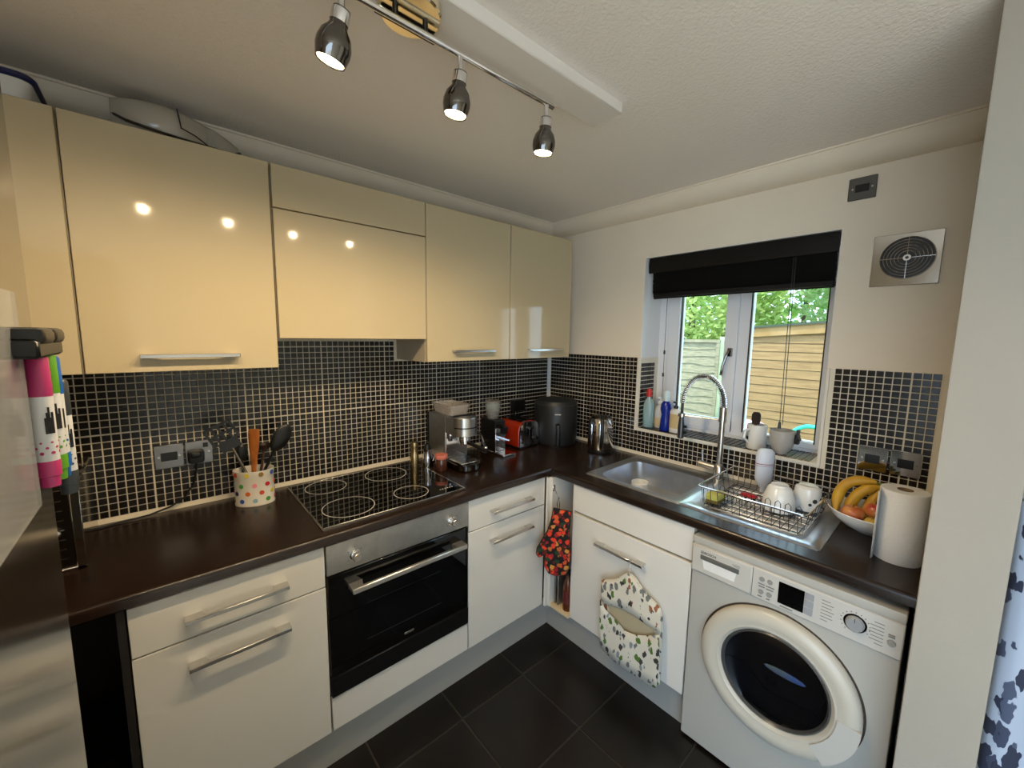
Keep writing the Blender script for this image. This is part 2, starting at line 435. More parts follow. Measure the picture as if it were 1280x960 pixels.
# ================================================================== WORKTOP, BASE UNITS
wt = thing('worktop', 'dark wenge worktop with rounded front edge running along both walls', 'worktop', (-.6, -.6, .872))
def edge(r=.012):
    pts = []
    for t in range(7): a = t*PI/2/6; pts.append((-.6+r-r*math.cos(PI/2-a) if 0 else -.6+r-r*math.sin(a), .91-r+r*math.cos(a)))
    return pts
prof = [(0, .91)]+edge()+[(-.6, .878), (-.594, .872), (0, .872)]
part('long_run', MB().prism(prof, 'x', XL, 0), WORK, wt)
HO = (-.502, -.062, -1.21, -.785)        # basin cut-out x0,x1,y0,y1
rr = MB()
rr.prism([(a, b) for a, b in prof if a < -.5 or True], 'y', -1.942, -1.222)
rr.prism(prof, 'y', -.772, -.598)
rr.prism([(-.506, .91)]+edge()+[(-.6, .878), (-.594, .872), (-.506, .872)], 'y', -1.222, -.772)
rr.box(-.05, 0, -1.222, -.772, .872, .91)
part('return_run', rr, WORKB, wt)

def bar_handle(axis, c0, c1, face, z, parent, out=-1, mt=None, name='handle'):
    """flat bar pull; runs along axis from c0 to c1 on a front at `face`"""
    k = MB(); fw = .040; d = .031; lip = .009; rc = .014
    u = [(c0, -.001), (c0, d-.002), (c0+.002, d), (c1-.002, d), (c1, d-.002), (c1, -.001), (c1-fw, -.001)]
    for t in range(6):
        a = t*PI/10; u.append((c1-fw-rc*(1-math.cos(a)), d-lip-rc+rc*math.sin(a)))
    for t in range(6):
        a = PI/2-t*PI/10; u.append((c0+fw+rc*(1-math.cos(a)), d-lip-rc+rc*math.sin(a)))
    u.append((c0+fw, -.001))
    if axis == 'x': k.prism([(a, face+out*b) for a, b in u], 'z', z-.003, z+.003); k.box(c0, c1, face+out*d-.003, face+out*d+.0005, z-.009, z+.003, .001)
    else: k.prism([(face+out*b, a) for a, b in u], 'z', z-.003, z+.003); k.box(face+out*d-.003, face+out*d+.0005, c0, c1, z-.009, z+.003, .001)
    return part(name, k, mt or SATIN, parent)

FY = -.583
# drawer base between hob oven and open end
def drawer_unit(name, label, x0, x1, hz):
    u = thing(name, label, 'drawer unit', ((x0+x1)/2, -.3, 0))
    part('carcass', MB().box(x0, x1, -.563, -.02, .152, .868), CARC, u)
    d = part('drawer_front', MB().box(x0+.0015, x1-.0015, FY, FY+.019, .722, .866, .002), BASEW, u)
    bar_handle('x', hz[0], hz[1], FY, .789, d)
    d = part('deep_drawer_front', MB().box(x0+.0015, x1-.0015, FY, FY+.019, .156, .7185, .002), BASEW, u)
    bar_handle('x', hz[0], hz[1], FY, .645, d)
    return u
drawer_unit('drawer_unit', 'white gloss two-drawer base unit beside the dark open gap', -2.195, -1.705, (-2.080, -1.822))
drawer_unit('drawer_unit', 'white gloss two-drawer base unit between oven and corner', -1.108, -.622, (-.989, -.728))
# open gap with trays at the far end of the run
gp = thing('open_base_unit', 'dark open-fronted base unit left of the white drawers', 'cabinet', (-2.5, -.3, 0))
k = MB().box(-2.213, -2.197, -.585, -.02, .0, .868).box(XL, -2.213, -.03, -.02, 0, .868).box(XL, -2.213, -.56, -.03, .10, .116)
part('carcass', k, mat('dark_carcass', '17120f', .6), gp)
for i, (z, t, wd) in enumerate(((.1165, .029, 'lowest'), (.146, .04, 'second from the bottom'), (.186, .03, 'middle one'), (.216, .03, 'second from the top'), (.246, .06, 'topmost'))):
    o = solo('baking_tray', MB().box(-2.60+.02*i, -2.235-.006*(i % 2), -.55+.01*i, -.12, z, z+t, .004),
        mat('dark_tray_metal', '1b1b1c', .35, .6), 'dark baking tray inside the open base unit, %s of its stack' % wd, 'tray', 'baking trays in the open unit')
# plinths
struct('trim_3', MB().box(-2.20, -.542, -.556, -.540, 0, .150), PLINTH)
struct('trim_4', MB().box(-.556, -.540, -1.345, -.540, 0, .150), PLINTH)

# oven
ov = thing('oven', 'built-in stainless and black glass oven under the hob', 'oven', (-1.408, -.3, .28))
X0, X1 = -1.7025, -1.1105
part('oven_body', MB().box(X0+.01, X1-.01, -.558, -.03, .29, .866), mat('oven_cavity', '101010', .5), ov)
cp = part('control_panel', MB().box(X0, X1, FY-.004, -.561, .757, .868, .002), STEEL, ov)
for x in (-1.606, -1.196):
    kb = part('knob', MB().lathe([(0, 0), (.019, 0), (.019, .004), (.0165, .006), (.0165, .012), (.0145, .013), (.0155, .015), (.0155, .028), (.013, .031), (0, .031)], n=24, M=Matrix.Translation((x, FY-.004, .806)) @ Matrix.Rotation(PI/2, 4, 'X')), SATIN, cp)
k = MB()
for x in (-1.606, -1.196):
    for a in (35, 90, 145, 215, 270, 325):
        k.box(x+.028*math.cos(math.radians(a))-.0014, x+.028*math.cos(math.radians(a))+.0014, FY-.0045, FY-.004, .806+.028*math.sin(math.radians(a))-.0014, .806+.028*math.sin(math.radians(a))+.0014)
part('dial_marks', k, PRINT, cp)['kind'] = 'stuff'
dr = part('oven_door', MB().box(X0+.001, X1-.001, FY-.004, -.561, .372, .752, .003), BGLASS, ov)
part('door_base_rail', MB().box(X0+.001, X1-.001, FY-.006, -.561, .292, .370, .002), mat('dark_steel', '2b2b2d', .35, .8), ov)
k = MB(); k.box(-1.632, -1.148, FY-.052, FY-.036, .683, .703, .003)
for x in (-1.632, -1.148):
    a, b = (x, x+.05) if x < -1.4 else (x-.05, x)
    k.prism([(a, FY-.004), (b, FY-.004), (b-(.012 if x < -1.4 else 0), FY-.045), (a+(0 if x < -1.4 else .012), FY-.045)], 'z', .686, .702)
part('door_handle', k, mat('pale_satin_aluminium', (.74, .72, .68), .3, .9), dr)
k = MB()
k.box(-1.57, -1.25, FY-.0046, FY-.004, .600, .6018); k.box(-1.57, -1.25, FY-.0046, FY-.004, .455, .4568)
part('shelf_lines', k, mat('faint_line', '26272a', .4), dr)
part('viewing_window', MB().box(-1.60, -1.21, FY-.0043, FY-.004, .42, .665), mat('oven_window', '090a0d', .05), dr)
part('maker_plate', MB().box(-1.4215, -1.3805, FY-.0055, FY-.004, .395, .403, .001), SATIN, dr)
of = thing('oven_filler_drawer', 'narrow white filler panel below the oven', 'panel', (-1.408, -.59, .15))
part('front', MB().box(X0+.001, X1-.001, FY, FY+.019, .157, .285, .002), BASEW, of)

# hob
hb = thing('ceramic_hob', 'black glass ceramic hob with four rings set in the worktop', 'hob', (-1.40, -.3, .91))
hx0, hx1, hy0, hy1 = -1.702, -1.100, -.552, -.050
part('glass', MB().box(hx0+.004, hx1-.004, hy0+.004, hy1-.004, .906, .9165), BGLASS, hb)
k = MB(); t = .006
k.box(hx0, hx1, hy0, hy0+t, .906, .918, .001).box(hx0, hx1, hy1-t, hy1, .906, .918, .001)
k.box(hx0, hx0+t, hy0, hy1, .906, .918, .001).box(hx1-t, hx1, hy0, hy1, .906, .918, .001)
part('trim', k, SATIN, hb)
def ring(cx, cy, r, z, wd=.0028):
    return MB().lathe([(r-wd/2, z), (r-wd/2, z+.0006), (r+wd/2, z+.0006), (r+wd/2, z)], (cx, cy, 0), 56)
RINGM = mat('ring_print', (.62, .58, .52), .4)
for cx, cy, r in ((-1.570, -.150, .083), (-1.565, -.420, .096), (-1.297, -.158, .095), (-1.308, -.440, .072)):
    part('cooking_ring', ring(cx, cy, r, .9165), RINGM, hb)
k = MB()
for i in range(6): k.box(-1.20+.012*i, -1.195+.012*i, -.50-.0*i, -.494, .9165, .9169)
part('touch_marks', k, RINGM, hb)

# open corner slot between the two runs
cs = thing('corner_shelf_unit', 'narrow open corner slot with pale wooden floor between base units', 'cabinet', (-.4, -.67, 0))
k = MB().box(-.620, -.602, -.745, -.600, .868, .871)
k = MB().box(-.622, -.604, -.602, -.590, .152, .868).box(-.604, -.05, -.618, -.602, .152, .868).box(-.58, -.05, -.7455, -.7375, .152, .868).box(-.30, -.28, -.745, -.602, .152, .868)
part('side_panels', k, BASEW, cs)
part('shelf_floor', MB().box(-.598, -.10, -.742, -.602, .150, .170), PALEWOOD, cs)
for i, dx in enumerate((0, .03)):
    solo('baking_sheet', MB().box(-.585+.12*0, -.33, -.640-dx*.7, -.632-dx*.7, .171, .47, .003), mat('worn_sheet_metal', (.42, .40, .36), .35, .9),
         'grey metal baking sheet on edge in the corner slot, %s' % ('against the cream side panel', 'next to the amber bottle')[i], 'baking sheet', 'baking sheets in the corner slot')
bo = thing('sauce_bottle', 'amber brown bottle standing in the narrow corner slot', 'bottle', (-.565, -.7085, .171))
part('bottle_body', MB().lathe([(0, 0), (.024, 0), (.025, .01), (.025, .13), (.019, .16), (.011, .18), (.011, .205), (0, .205)]), mat('amber_glass', '5a2a10', .12, coat=.4), bo, world=False)
part('bottle_label', MB().lathe([(.0254, .04), (.0254, .11)]), mat('maroon_label', '5b1f1a', .6), bo, world=False)
part('bottle_cap', MB().lathe([(.0125, .195), (.0125, .215), (0, .215)]), BLACK, bo, world=False)

# sink base
FX = -.584
su = thing('sink_base_unit', 'white gloss sink base unit with one door and false drawer front', 'cabinet', (-.3, -1.042, 0))
part('carcass', MB().box(-.565, -.52, -1.340, -.748, .152, .866).box(-.52, -.02, -1.340, -1.322, .152, .866).box(-.52, -.02, -.766, -.748, .152, .866).box(-.52, -.02, -1.322, -.766, .152, .17), CARC, su)
part('false_front', MB().box(FX, FX+.019, -1.339, -.7465, .732, .866, .002), BASEW, su)
d = part('door', MB().box(FX-.004, FX+.015, -1.339, -.7465, .156, .722, .002), BASEW, su)
bar_handle('y', -1.150, -.900, FX-.004, .634, d)

# ------------------------------------------------------------------ washing machine
wm = thing('washing_machine', 'white front-loading washing machine with round porthole door under the worktop', 'washing machine', (-.3, -1.637, 0))
wx, y0, y1 = -.600, -1.928, -1.347
part('cabinet', MB().box(wx, -.04, y0, y1, .012, .850, .006), WMW, wm)
pn = part('control_panel', MB().box(wx-.008, wx+.02, y0, y1, .715, .822, .003), WMP, wm)
part('top_lid', MB().box(wx-.004, -.04, y0-.001, y1+.001, .826, .852, .004), WMW, wm)
dw = part('detergent_drawer', MB().box(wx-.011, wx, -1.553, y1-.002, .719, .818, .003), WMP, pn)
part('drawer_grip', MB().box(wx-.014, wx-.008, -1.513, -1.380, .772, .790, .002), mat('grey_grip', '5b5a56', .4), pn)
part('drawer_recess', MB().prism([(-1.505, .772), (-1.388, .772), (-1.395, .738), (-1.500, .738)], 'x', wx-.0115, wx-.0108), mat('recess_white', (.72, .71, .68), .3), pn)
lettering('BOSCH', .013, PRINT, pn, (wx-.0112, -1.414, .7955), FACE_X)
k = MB().tube([(wx-.0113, -1.386+.0055*math.cos(a*PI/8), .800+.0055*math.sin(a*PI/8)) for a in range(16)], .0006, 4, closed=True)
k.box(wx-.0116, wx-.011, -1.3885, -1.3875, .797, .803).box(wx-.0116, wx-.011, -1.3845, -1.3835, .797, .803).box(wx-.0116, wx-.011, -1.388, -1.384, .7995, .8005)
part('maker_emblem', k, PRINT, pn)
part('panel_seam', MB().box(wx-.0085, wx-.008, -1.5558, -1.5545, .717, .820), PRINT, pn)
for y, z in ((-1.583, .789), (-1.607, .789), (-1.583, .744), (-1.607, .744)):
    part('push_button', MB().cyl((wx-.008, y, z), (wx-.012, y, z), .0082, .0075, 18), mat('grey_button', '8b8a85', .35), pn)
part('display', MB().box(wx-.0095, wx-.008, -1.702, -1.632, .733, .806, .0005), BGLASS, pn)
for i in range(3):
    part('touch_key', MB().box(wx-.0102, wx-.008, -1.726, -1.704, .734+.0245*i, .756+.0245*i, .001), mat('grey_key', '8f9094', .4), pn)
dl = part('programme_dial', MB().lathe([(0, .014), (.018, .014), (.021, .011), (.0225, 0), (.027, 0), (.027, -.001)], n=36, M=Matrix.Translation((wx-.008, -1.826, .771)) @ Matrix.Rotation(-PI/2, 4, 'Y')), mat('dial_grey', '9c9da0', .3, .3), pn)
part('pointer', MB().box(wx-.0226, wx-.0218, -1.8268, -1.8252, .778, .791), PRINT, dl)
part('start_button', MB().cyl((wx-.008, -1.905, .757), (wx-.0115, -1.905, .757), .010, .009, 20), MATS['grey_button'], pn)
k = MB()
for i in range(7):
    z = .802-.0105*i; L = (.022, .03, .026, .032, .028, .03, .018)[i]
    k.box(wx-.0084, wx-.008, -1.745-L, -1.745, z-.0012, z+.0012)
    z2 = .80-.0105*i; k.box(wx-.0084, wx-.008, -1.888, -1.888+L, z2-.0012, z2+.0012)
for y, z, L in ((-1.573, .772, .02), (-1.597, .772, .024), (-1.575, .763, .018), (-1.598, .762, .02), (-1.575, .728, .012), (-1.6, .728, .01), (-1.64, .7255, .035), (-1.897, .775, .014), (-1.897, .781, .014), (-1.495, .795, .02), (-1.49, .8, .025)):
    k.box(wx-.0117, wx-.008, y-L, y, z-.001, z+.001)
part('panel_print', k, GREYPRINT, pn)['kind'] = 'stuff'
k = MB()
for i in range(14):
    a = math.radians(-50+20*i); k.box(wx-.0084, wx-.008, -1.826+.033*math.cos(a)-.0012, -1.826+.033*math.cos(a)+.0012, .771+.033*math.sin(a)-.0012, .771+.033*math.sin(a)+.0012)
part('dial_marks', k, PRINT, pn)['kind'] = 'stuff'
cy, cz = -1.640, .462
DM = Matrix.Translation((wx, cy, cz)) @ Matrix.Rotation(-PI/2, 4, 'Y')
part('door_recess', MB().lathe([(.226, -.001), (.2365, .0015), (.2375, 0.0)], n=72, M=DM), mat('seam_brown', '3a3128', .6), wm)
pd = part('porthole_door', MB().lathe([(.231, 0), (.231, .018), (.224, .028), (.205, .034), (.188, .034), (.178, .029), (.170, .030), (.160, .022), (.154, .010)], n=72, M=DM), WMD, wm)
part('inner_ring', MB().lathe([(.160, .021), (.155, .026), (.150, .020), (.146, .006)], n=64, M=DM), mat('porthole_rim', '4a4a4a', .3, .4), pd)
part('porthole_glass', MB().lathe([(.151, .016), (.135, .010), (.10, .004), (.05, .001), (0, 0)], n=56, M=DM), mat('porthole_dark_glass', '06070b', .05, coat=.6), pd)
k = MB(); A = [math.radians(a) for a in range(-48, 1, 6)]
pts = [(cy-.232*math.cos(a), cz+.232*math.sin(a)) for a in A]+[(cy-.176*math.cos(a), cz+.176*math.sin(a)) for a in A[::-1]]
part('door_grip', MB().prism(pts, 'x', wx-.0355, wx-.012), WMP, pd)
part('laundry', MB().ball((wx-.004, cy-.03, cz+.03), (.004, .06, .012), 12, None), mat('washing_cloth', '3f4a3c', .9, col2='223a6a', vscale=14), pd)
for y in (y0+.05, y1-.05): part('foot', MB().cyl((wx+.06, y, 0), (wx+.06, y, .014), .02), BLACK, wm)

# ------------------------------------------------------------------ sink, tap
sk = thing('kitchen_sink', 'stainless steel inset sink with drainer in front of window', 'sink', (-.27, -1.23, .91))
sx0, sx1, sy0, sy1 = -.518, -.036, -1.712, -.756
bx0, bx1, by0, by1 = -.470, -.115, -1.195, -.800
def rrect(x0, x1, y0, y1, r, n=6):
    pts = []
    for cx, cy_, a0 in ((x1-r, y1-r, 0), (x0+r, y1-r, 90), (x0+r, y0+r, 180), (x1-r, y0+r, 270)):
        for i in range(n+1):
            a = math.radians(a0+90*i/n); pts.append((cx+r*math.cos(a), cy_+r*math.sin(a)))
    return pts
def loft(k, rings):
    n = len(rings[0]); k0 = len(k.v)
    for R in rings: k.v += R
    for j in range(len(rings)-1):
        k.f += [(k0+j*n+i, k0+j*n+(i+1) % n, k0+(j+1)*n+(i+1) % n, k0+(j+1)*n+i) for i in range(n)]
    return k0+(len(rings)-1)*n, n
k = MB()
N = 8
def rz(R, z): return [(a, b, z) for a, b in R]
out0 = rrect(sx0, sx1, -1.24, sy1, .012, N); out = rrect(sx0+.006, sx1-.006, -1.24, sy1-.006, .012, N)
bo1 = rrect(bx0-.022, bx1+.022, by0-.022, by1+.022, .075, N); bo2 = rrect(bx0, bx1, by0, by1, .06, N)
bo3 = rrect(bx0+.012, bx1-.012, by0+.012, by1-.012, .05, N); bo4 = rrect(bx0+.03, bx1-.03, by0+.03, by1-.03, .03, N)
i0, n = loft(k, [rz(out0, .909), rz(out0, .912), rz(out, .9165), rz(bo1, .9135), rz(bo2, .908), rz(bo3, .795), rz(bo4, .780)])
k.f.append(tuple(range(i0, i0+n)))
part('bowl', k, SINKM, sk)
k = MB()
d0 = rrect(sx0, sx1, sy0, -1.238, .012, N); d1 = rrect(sx0+.006, sx1-.006, sy0+.006, -1.238, .012, N)
d2 = rrect(sx0+.045, sx1-.045, sy0+.04, -1.262, .03, N); d3 = rrect(sx0+.055, sx1-.055, sy0+.05, -1.272, .03, N)
i0, n = loft(k, [rz(d0, .909), rz(d0, .912), rz(d1, .9165), rz(d2, .9165), rz(d3, .912)]); k.f.append(tuple(range(i0, i0+n)))
part('drainer', k, SINKM, sk)
for i in range(7):
    x = sx0+.10+.046*i
    part('drainer_rib', MB().tube([(x, -1.30, .9115), (x, -1.32, .9155), (x, -1.62, .9155), (x, -1.64, .9115)], .004, 6), SINKM, sk)
part('waste', MB().lathe([(0, .002), (.02, .002), (.036, .004), (.04, .001)], (-.235, -1.045, .780), 28), CHROME, sk)

tp = thing('spring_tap', 'tall chrome spring-neck kitchen tap behind the sink', 'tap', (-.075, -1.222, .913))
bxp, byp = -.078, -1.222
part('tap_body', MB().lathe([(.03, 0), (.03, .006), (.024, .01), (.022, .07), (.018, .075), (.013, .08), (.013, .30), (.016, .302), (.016, .355), (.011, .36)], (bxp, byp, .912)), SATIN, tp)
part('tap_lever', MB().cyl((bxp, byp+.02, .966), (bxp-.005, byp+.095, .972), .017, .017, 18).tube([(bxp-.004, byp+.075, .98), (bxp-.006, byp+.08, 1.035)], .005, 8).ball((bxp-.006, byp+.08, 1.036), .0065, 10), SATIN, tp)
hose = []
hx, hy = -.125, -1.045
c0 = Vector((bxp, byp, 1.27)); c1 = Vector((hx, hy, 1.27)); mid = (c0+c1)/2; half = (c1-c0)/2
for i in range(25):
    a = PI*i/24; hose.append(mid-half*math.cos(a)+Vector((0, 0, .142*math.sin(a))))
hose += [Vector((hx, hy, 1.25)), Vector((hx, hy, 1.20))]
part('hose', MB().tube(hose, .007, 10), mat('dark_hose', '2a2c2e', .4), tp)
spr = []; turns = 46; tot = len(hose[:25])-1
for i in range(turns*8+1):
    t = i/(turns*8)*tot; j = min(int(t), tot-1); p = hose[j].lerp(hose[j+1], t-j)
    d = (hose[j+1]-hose[j]).normalized(); s1 = half.normalized().cross(Vector((0, 0, 1))); s2 = d.cross(s1)
    a = 2*PI*i/8; spr.append(p+s1*(.0125*math.cos(a))+s2*(.0125*math.sin(a)))
part('spring', MB().tube(spr, .0022, 5), CHROME, tp)
part('spray_head', MB().lathe([(0, 0), (.012, 0), (.0155, .004), (.0155, .06), (.012, .10), (.012, .125), (.009, .13)], (hx, hy, 1.088)), mat('spray_grey', '55575a', .3, .8), tp)
part('spray_trigger', MB().box(hx-.006, hx+.006, hy-.030, hy-.012, 1.115, 1.13, .003).box(hx-.006, hx+.006, hy-.028, hy-.012, 1.145, 1.158, .003), BLACK, tp)
part('holder_arm', MB().tube([(bxp, byp, 1.205), (hx, hy, 1.208)], .004, 8).cyl((hx, hy, 1.200), (hx, hy, 1.217), .0175).cyl((bxp, byp, 1.195), (bxp, byp, 1.215), .017), SATIN, tp)

# ================================================================== WALL UNITS
YC, ZB, ZTOP = -.320, 1.464, 2.171
def wall_unit(label, x0, x1, hx=None, zb=ZB):
    u = thing('wall_cabinet', label, 'cabinet', ((x0+x1)/2, -.15, zb))
    part('carcass', MB().box(x0, x1, -.300, -.0, zb, ZTOP-.001), CARC, u)
    d = part('door', MB().box(x0+.0015, x1-.0015, YC, YC+.019, zb+.001, ZTOP, .0018), GLOSS, u)
    if hx: bar_handle('x', hx[0], hx[1], YC, 1.517, d)
    return u
wall_unit('ivory gloss wall cabinet, endmost of the row beside the fridge', -2.745, -2.2485)
wall_unit('ivory gloss wall cabinet with wide door and spotlight reflections, left of hood', -2.2465, -1.759, (-2.127, -1.878))
hu = thing('hood_cabinet', 'ivory gloss extractor hood cabinet with split front above the hob', 'cabinet', (-1.457, -.15, 1.57))
part('carcass', MB().box(-1.755, -1.159, -.300, 0, 1.575, ZTOP-.001), CARC, hu)
part('flap', MB().box(-1.7535, -1.1585, YC-.001, YC+.018, 2.0265, ZTOP, .0018), GLOSS, hu)
dd = part('door', MB().box(-1.7535, -1.1585, YC, YC+.019, 1.570, 2.0225, .0018), GLOSS, hu)
part('extractor_grille', MB().box(-1.70, -1.21, -.285, -.03, 1.5685, 1.5755, .002), mat('grey_grille', '5d5c58', .4, .6), hu)
wall_unit('ivory gloss wall cabinet directly right of the extractor hood', -1.157, -.653, (-1.021, -.775))
wall_unit('ivory gloss wall cabinet at the end of the row nearest the window wall', -.651, -.157, (-.521, -.245))

# things on top of the wall units
tr = thing('storage_tray', 'white tray with navy blue rim on top of the endmost cabinet', 'tray', (-2.48, -.17, ZTOP))
k = MB(); R0 = rrect(-2.72, -2.285, -.30, -.06, .03, 5)
i0, n = loft(k, [rz(rrect(-2.71, -2.295, -.29, -.07, .03, 5), ZTOP), rz(R0, ZTOP+.062)])
k.f.append(tuple(range(0, n)))
part('tray_body', k, WHITEP, tr)
part('rim', MB().tube([(a, b, ZTOP+.062) for a, b in rrect(-2.72, -2.285, -.30, -.06, .03, 5)], .0085, 8, closed=True), mat('navy_rim', '10184a', .35), tr)
va = thing('handheld_appliance', 'grey moulded plastic appliance lying on top of the wide wall cabinet', 'appliance', (-1.98, -.20, ZTOP))
k = MB(); rings = []
for i in range(15):
    t = i/14; x = -2.145+.32*t
    w_ = .012+.085*math.sin(PI*min(1, t*1.25+.04))**.7 if t < .76 else .012+.06*(1-t)/.24
    hgt = .03+.10*math.sin(PI*(t*.80+.16))**.7; zc = ZTOP+.056-.026*t
    rings.append([(x, -.19+w_*math.cos(2*PI*j/20), max(ZTOP+.002, zc+hgt*.62*math.sin(2*PI*j/20))) for j in range(20)])
i0, n = loft(k, rings); k.f.append(tuple(range(i0, i0+n))); k.f.append(tuple(range(n))[::-1])
GP = mat('warm_grey_plastic', (.40, .37, .31), .22, coat=.3)
part('shell', k, GP, va)
part('seam', MB().tube([(-1.99, -.252, ZTOP+.112), (-1.988, -.282, ZTOP+.075), (-1.985, -.288, ZTOP+.045), (-1.95, -.280, ZTOP+.035), (-1.91, -.272, ZTOP+.012)], .0022, 6), BLACK, va)
part('base_rim', MB().tube([(-2.14, -.22, ZTOP+.06), (-2.11, -.275, ZTOP+.03), (-2.03, -.298, ZTOP+.012), (-1.92, -.292, ZTOP+.008), (-1.85, -.27, ZTOP+.012), (-1.83, -.26, ZTOP+.024)], .0045, 6), mat('dark_rim', '2b261f', .4), va)

# ================================================================== CEILING LIGHTS
bxm = struct('trim_5', MB().box(-2.15, -.925, -1.165, -1.052, 2.297, H+.002, .003), mat('ceiling_box_paint', (.76, .72, .67), .6))
lt = thing('spotlight_bar', 'chrome ceiling spotlight bar with dark bulb-shaped heads', 'ceiling light', (-1.63, -1.108, 2.24))
part('ceiling_rose', MB().lathe([(0, 0), (.062, 0), (.066, .004), (.066, .022), (.062, .026)], (-1.63, -1.108, 2.264), 40), mat('chrome_warm_reflection', (.80, .70, .50), .12, 1), lt)  # chrome; its brassy tint is the reflected warm ceiling put into the colour
part('bar', MB().cyl((-2.115, -1.108, 2.246), (-1.185, -1.108, 2.246), .0075, n=16), CHROME, lt)
k = MB()
for x in (-1.665, -1.595): k.cyl((x, -1.108, 2.246), (x, -1.108, 2.268), .006, n=10)
k.box(-1.70, -1.56, -1.092, -1.084, 2.252, 2.262)
part('mount_posts', k, BLACK, lt)
for x, tx, ty in ((-2.075, -.22, .30), (-1.775, -.20, .26), (-1.503, -.08, .12), (-1.211, -.03, .08)):
    base = Vector((x, -1.108, 2.240))
    stem = base+Vector((0, 0, -.035))
    d = Vector((tx, ty, -1)).normalized()
    q = Vector((0, 0, -1)).rotation_difference(d).to_matrix().to_4x4()
    HM = Matrix.Translation(stem) @ q
    hd = part('lamp_head', MB().lathe([(0, .004), (.016, .002), (.0165, -.026), (.019, -.032), (.028, -.044), (.0325, -.060), (.0325, -.072), (.0275, -.092), (.0262, -.090), (.031, -.072), (.031, -.060)], n=32, M=HM), DARKCH, lt)
    part('stem', MB().cyl(base+Vector((0, 0, .006)), stem+Vector((0, 0, .0)), .0065, n=12), CHROME, hd)
    part('collar', MB().lathe([(.0172, -.001), (.0176, -.010), (.0172, -.022)], n=28, M=HM), CHROME, hd)
    part('bulb', MB().lathe([(.0275, -.080), (.024, -.086), (.014, -.090), (0, -.0915)], n=24, M=HM), mat('lamp_glow', (1, .8, .5), .5, emit=(1, .78, .45), estr=14), hd)
    L = bpy.data.lights.new('lamp_light', 'SPOT'); L.energy = 7.5; L.color = (1, .76, .46); L.spot_size = math.radians(174); L.spot_blend = .7; L.shadow_soft_size = .010
    lo = bpy.data.objects.new('lamp_light', L); COL.objects.link(lo)
    lo.location = stem+d*.100; lo.rotation_euler = (d+Vector((0, 0, -1.5))).to_track_quat('-Z', 'Y').to_euler()

# ================================================================== PLATES ON THE WALLS
def socket_plate(label, name, loc, wy, hz, axis, slot, cat='socket', mt=CHROME):
    t = thing(name, label, cat, loc)
    x, y, z = loc; d = .009
    def bx(u0, u1, z0, z1, d0, d1, b=.0):
        k = MB()
        return k.box(x+u0, x+u1, y-d1, y-d0, z+z0, z+z1, b) if axis == 'A' else k.box(x-d1, x-d0, y+u0, y+u1, z+z0, z+z1, b)
    part('plate', bx(-wy/2, wy/2, -hz/2, hz/2, 0, d, .0025), mt, t)
    part('insert', bx(*slot, d-.001, d+.0015, .0004), BLACK, t)
    k = MB()
    for s in (-1, 1):
        u = s*(wy/2-.013)
        if axis == 'A': k.cyl((x+u, y-d, z), (x+u, y-d-.001, z), .0035, n=10)
        else: k.cyl((x-d, y+u, z), (x-d-.001, y+u, z), .0035, n=10)
    part('screw', k, SATIN, t)
    return t
socket_plate('single brushed metal plate with black insert left of plugged socket', 'socket_plate', (-2.082, -.008, 1.121), .086, .092, 'A', (-.024, .024, -.016, .016), mt=PLATE)
s2 = socket_plate('brushed metal socket with black plug and cable above the worktop', 'power_socket', (-1.992, -.008, 1.121), .086, .092, 'A', (.012, .028, .018, .036), mt=PLATE)
pg = thing('power_plug', 'black plug with trailing cable in the metal wall socket', 'plug', (-2.005, -.03, 1.10))
part('plug_body', MB().box(-2.030, -1.978, -.052, -.018, 1.085, 1.135, .010).box(-2.020, -1.988, -.060, -.025, 1.108, 1.13, .008), BLACK, pg)
part('cable', MB().tube([(-2.005, -.035, 1.09), (-2.007, -.036, 1.05), (-2.02, -.033, 1.0), (-2.05, -.03, .955), (-2.09, -.028, .93), (-2.15, -.035, .917), (-2.24, -.045, .914), (-2.30, -.06, .914)], .0038, 8), BLACK, pg)
socket_plate('mirror-finish switch plate beside the second plate, nearer the window', 'switch_plate', (-.008, -1.760, 1.134), .088, .098, 'B', (-.022, .022, -.017, .017), 'switch')
socket_plate('mirror-finish switch plate on tiles above the kitchen roll', 'switch_plate', (-.008, -1.853, 1.136), .086, .096, 'B', (-.022, .022, -.017, .017), 'switch')
socket_plate('small grey metal fan switch plate high above the extractor fan', 'switch_plate', (0, -1.6355, 2.176), .084, .083, 'B', (-.021, .021, -.014, .014), 'switch', mat('grey_plate', '63625f', .35, .7))
vf = thing('extractor_fan', 'square chrome wall extractor fan with round black grille', 'extractor fan', (0, -1.781, 1.797))
part('plate', MB().box(-.008, 0, -1.874, -1.688, 1.797, 1.985, .002), mat('fan_plate_steel', (.55, .54, .52), .12, 1), vf)
VM = Matrix.Translation((-.008, -1.785, 1.896)) @ Matrix.Rotation(-PI/2, 4, 'Y')
part('grille_opening', MB().lathe([(0, .0012), (.074, .0012), (.0745, 0)], n=48, M=VM), BLACK, vf)
for r in (.074, .064, .054, .044, .034, .024):
    part('grille_ring', MB().tube([VM @ Vector((r*math.cos(a*PI/24), r*math.sin(a*PI/24), .003)) for a in range(48)], .0011, 5, closed=True), SATIN, vf)
k = MB()
for a in (0, PI/2, PI, 3*PI/2): k.tube([VM @ Vector((.012*math.cos(a), .012*math.sin(a), .003)), VM @ Vector((.074*math.cos(a), .074*math.sin(a), .003))], .0012, 5)
part('grille_spokes', k, SATIN, vf)
part('hub', MB().lathe([(.005, .005), (.011, .005), (.0115, .001), (.004, .001)], n=24, M=VM), SATIN, vf)

# ================================================================== ON THE LONG WORKTOP
W0 = .910
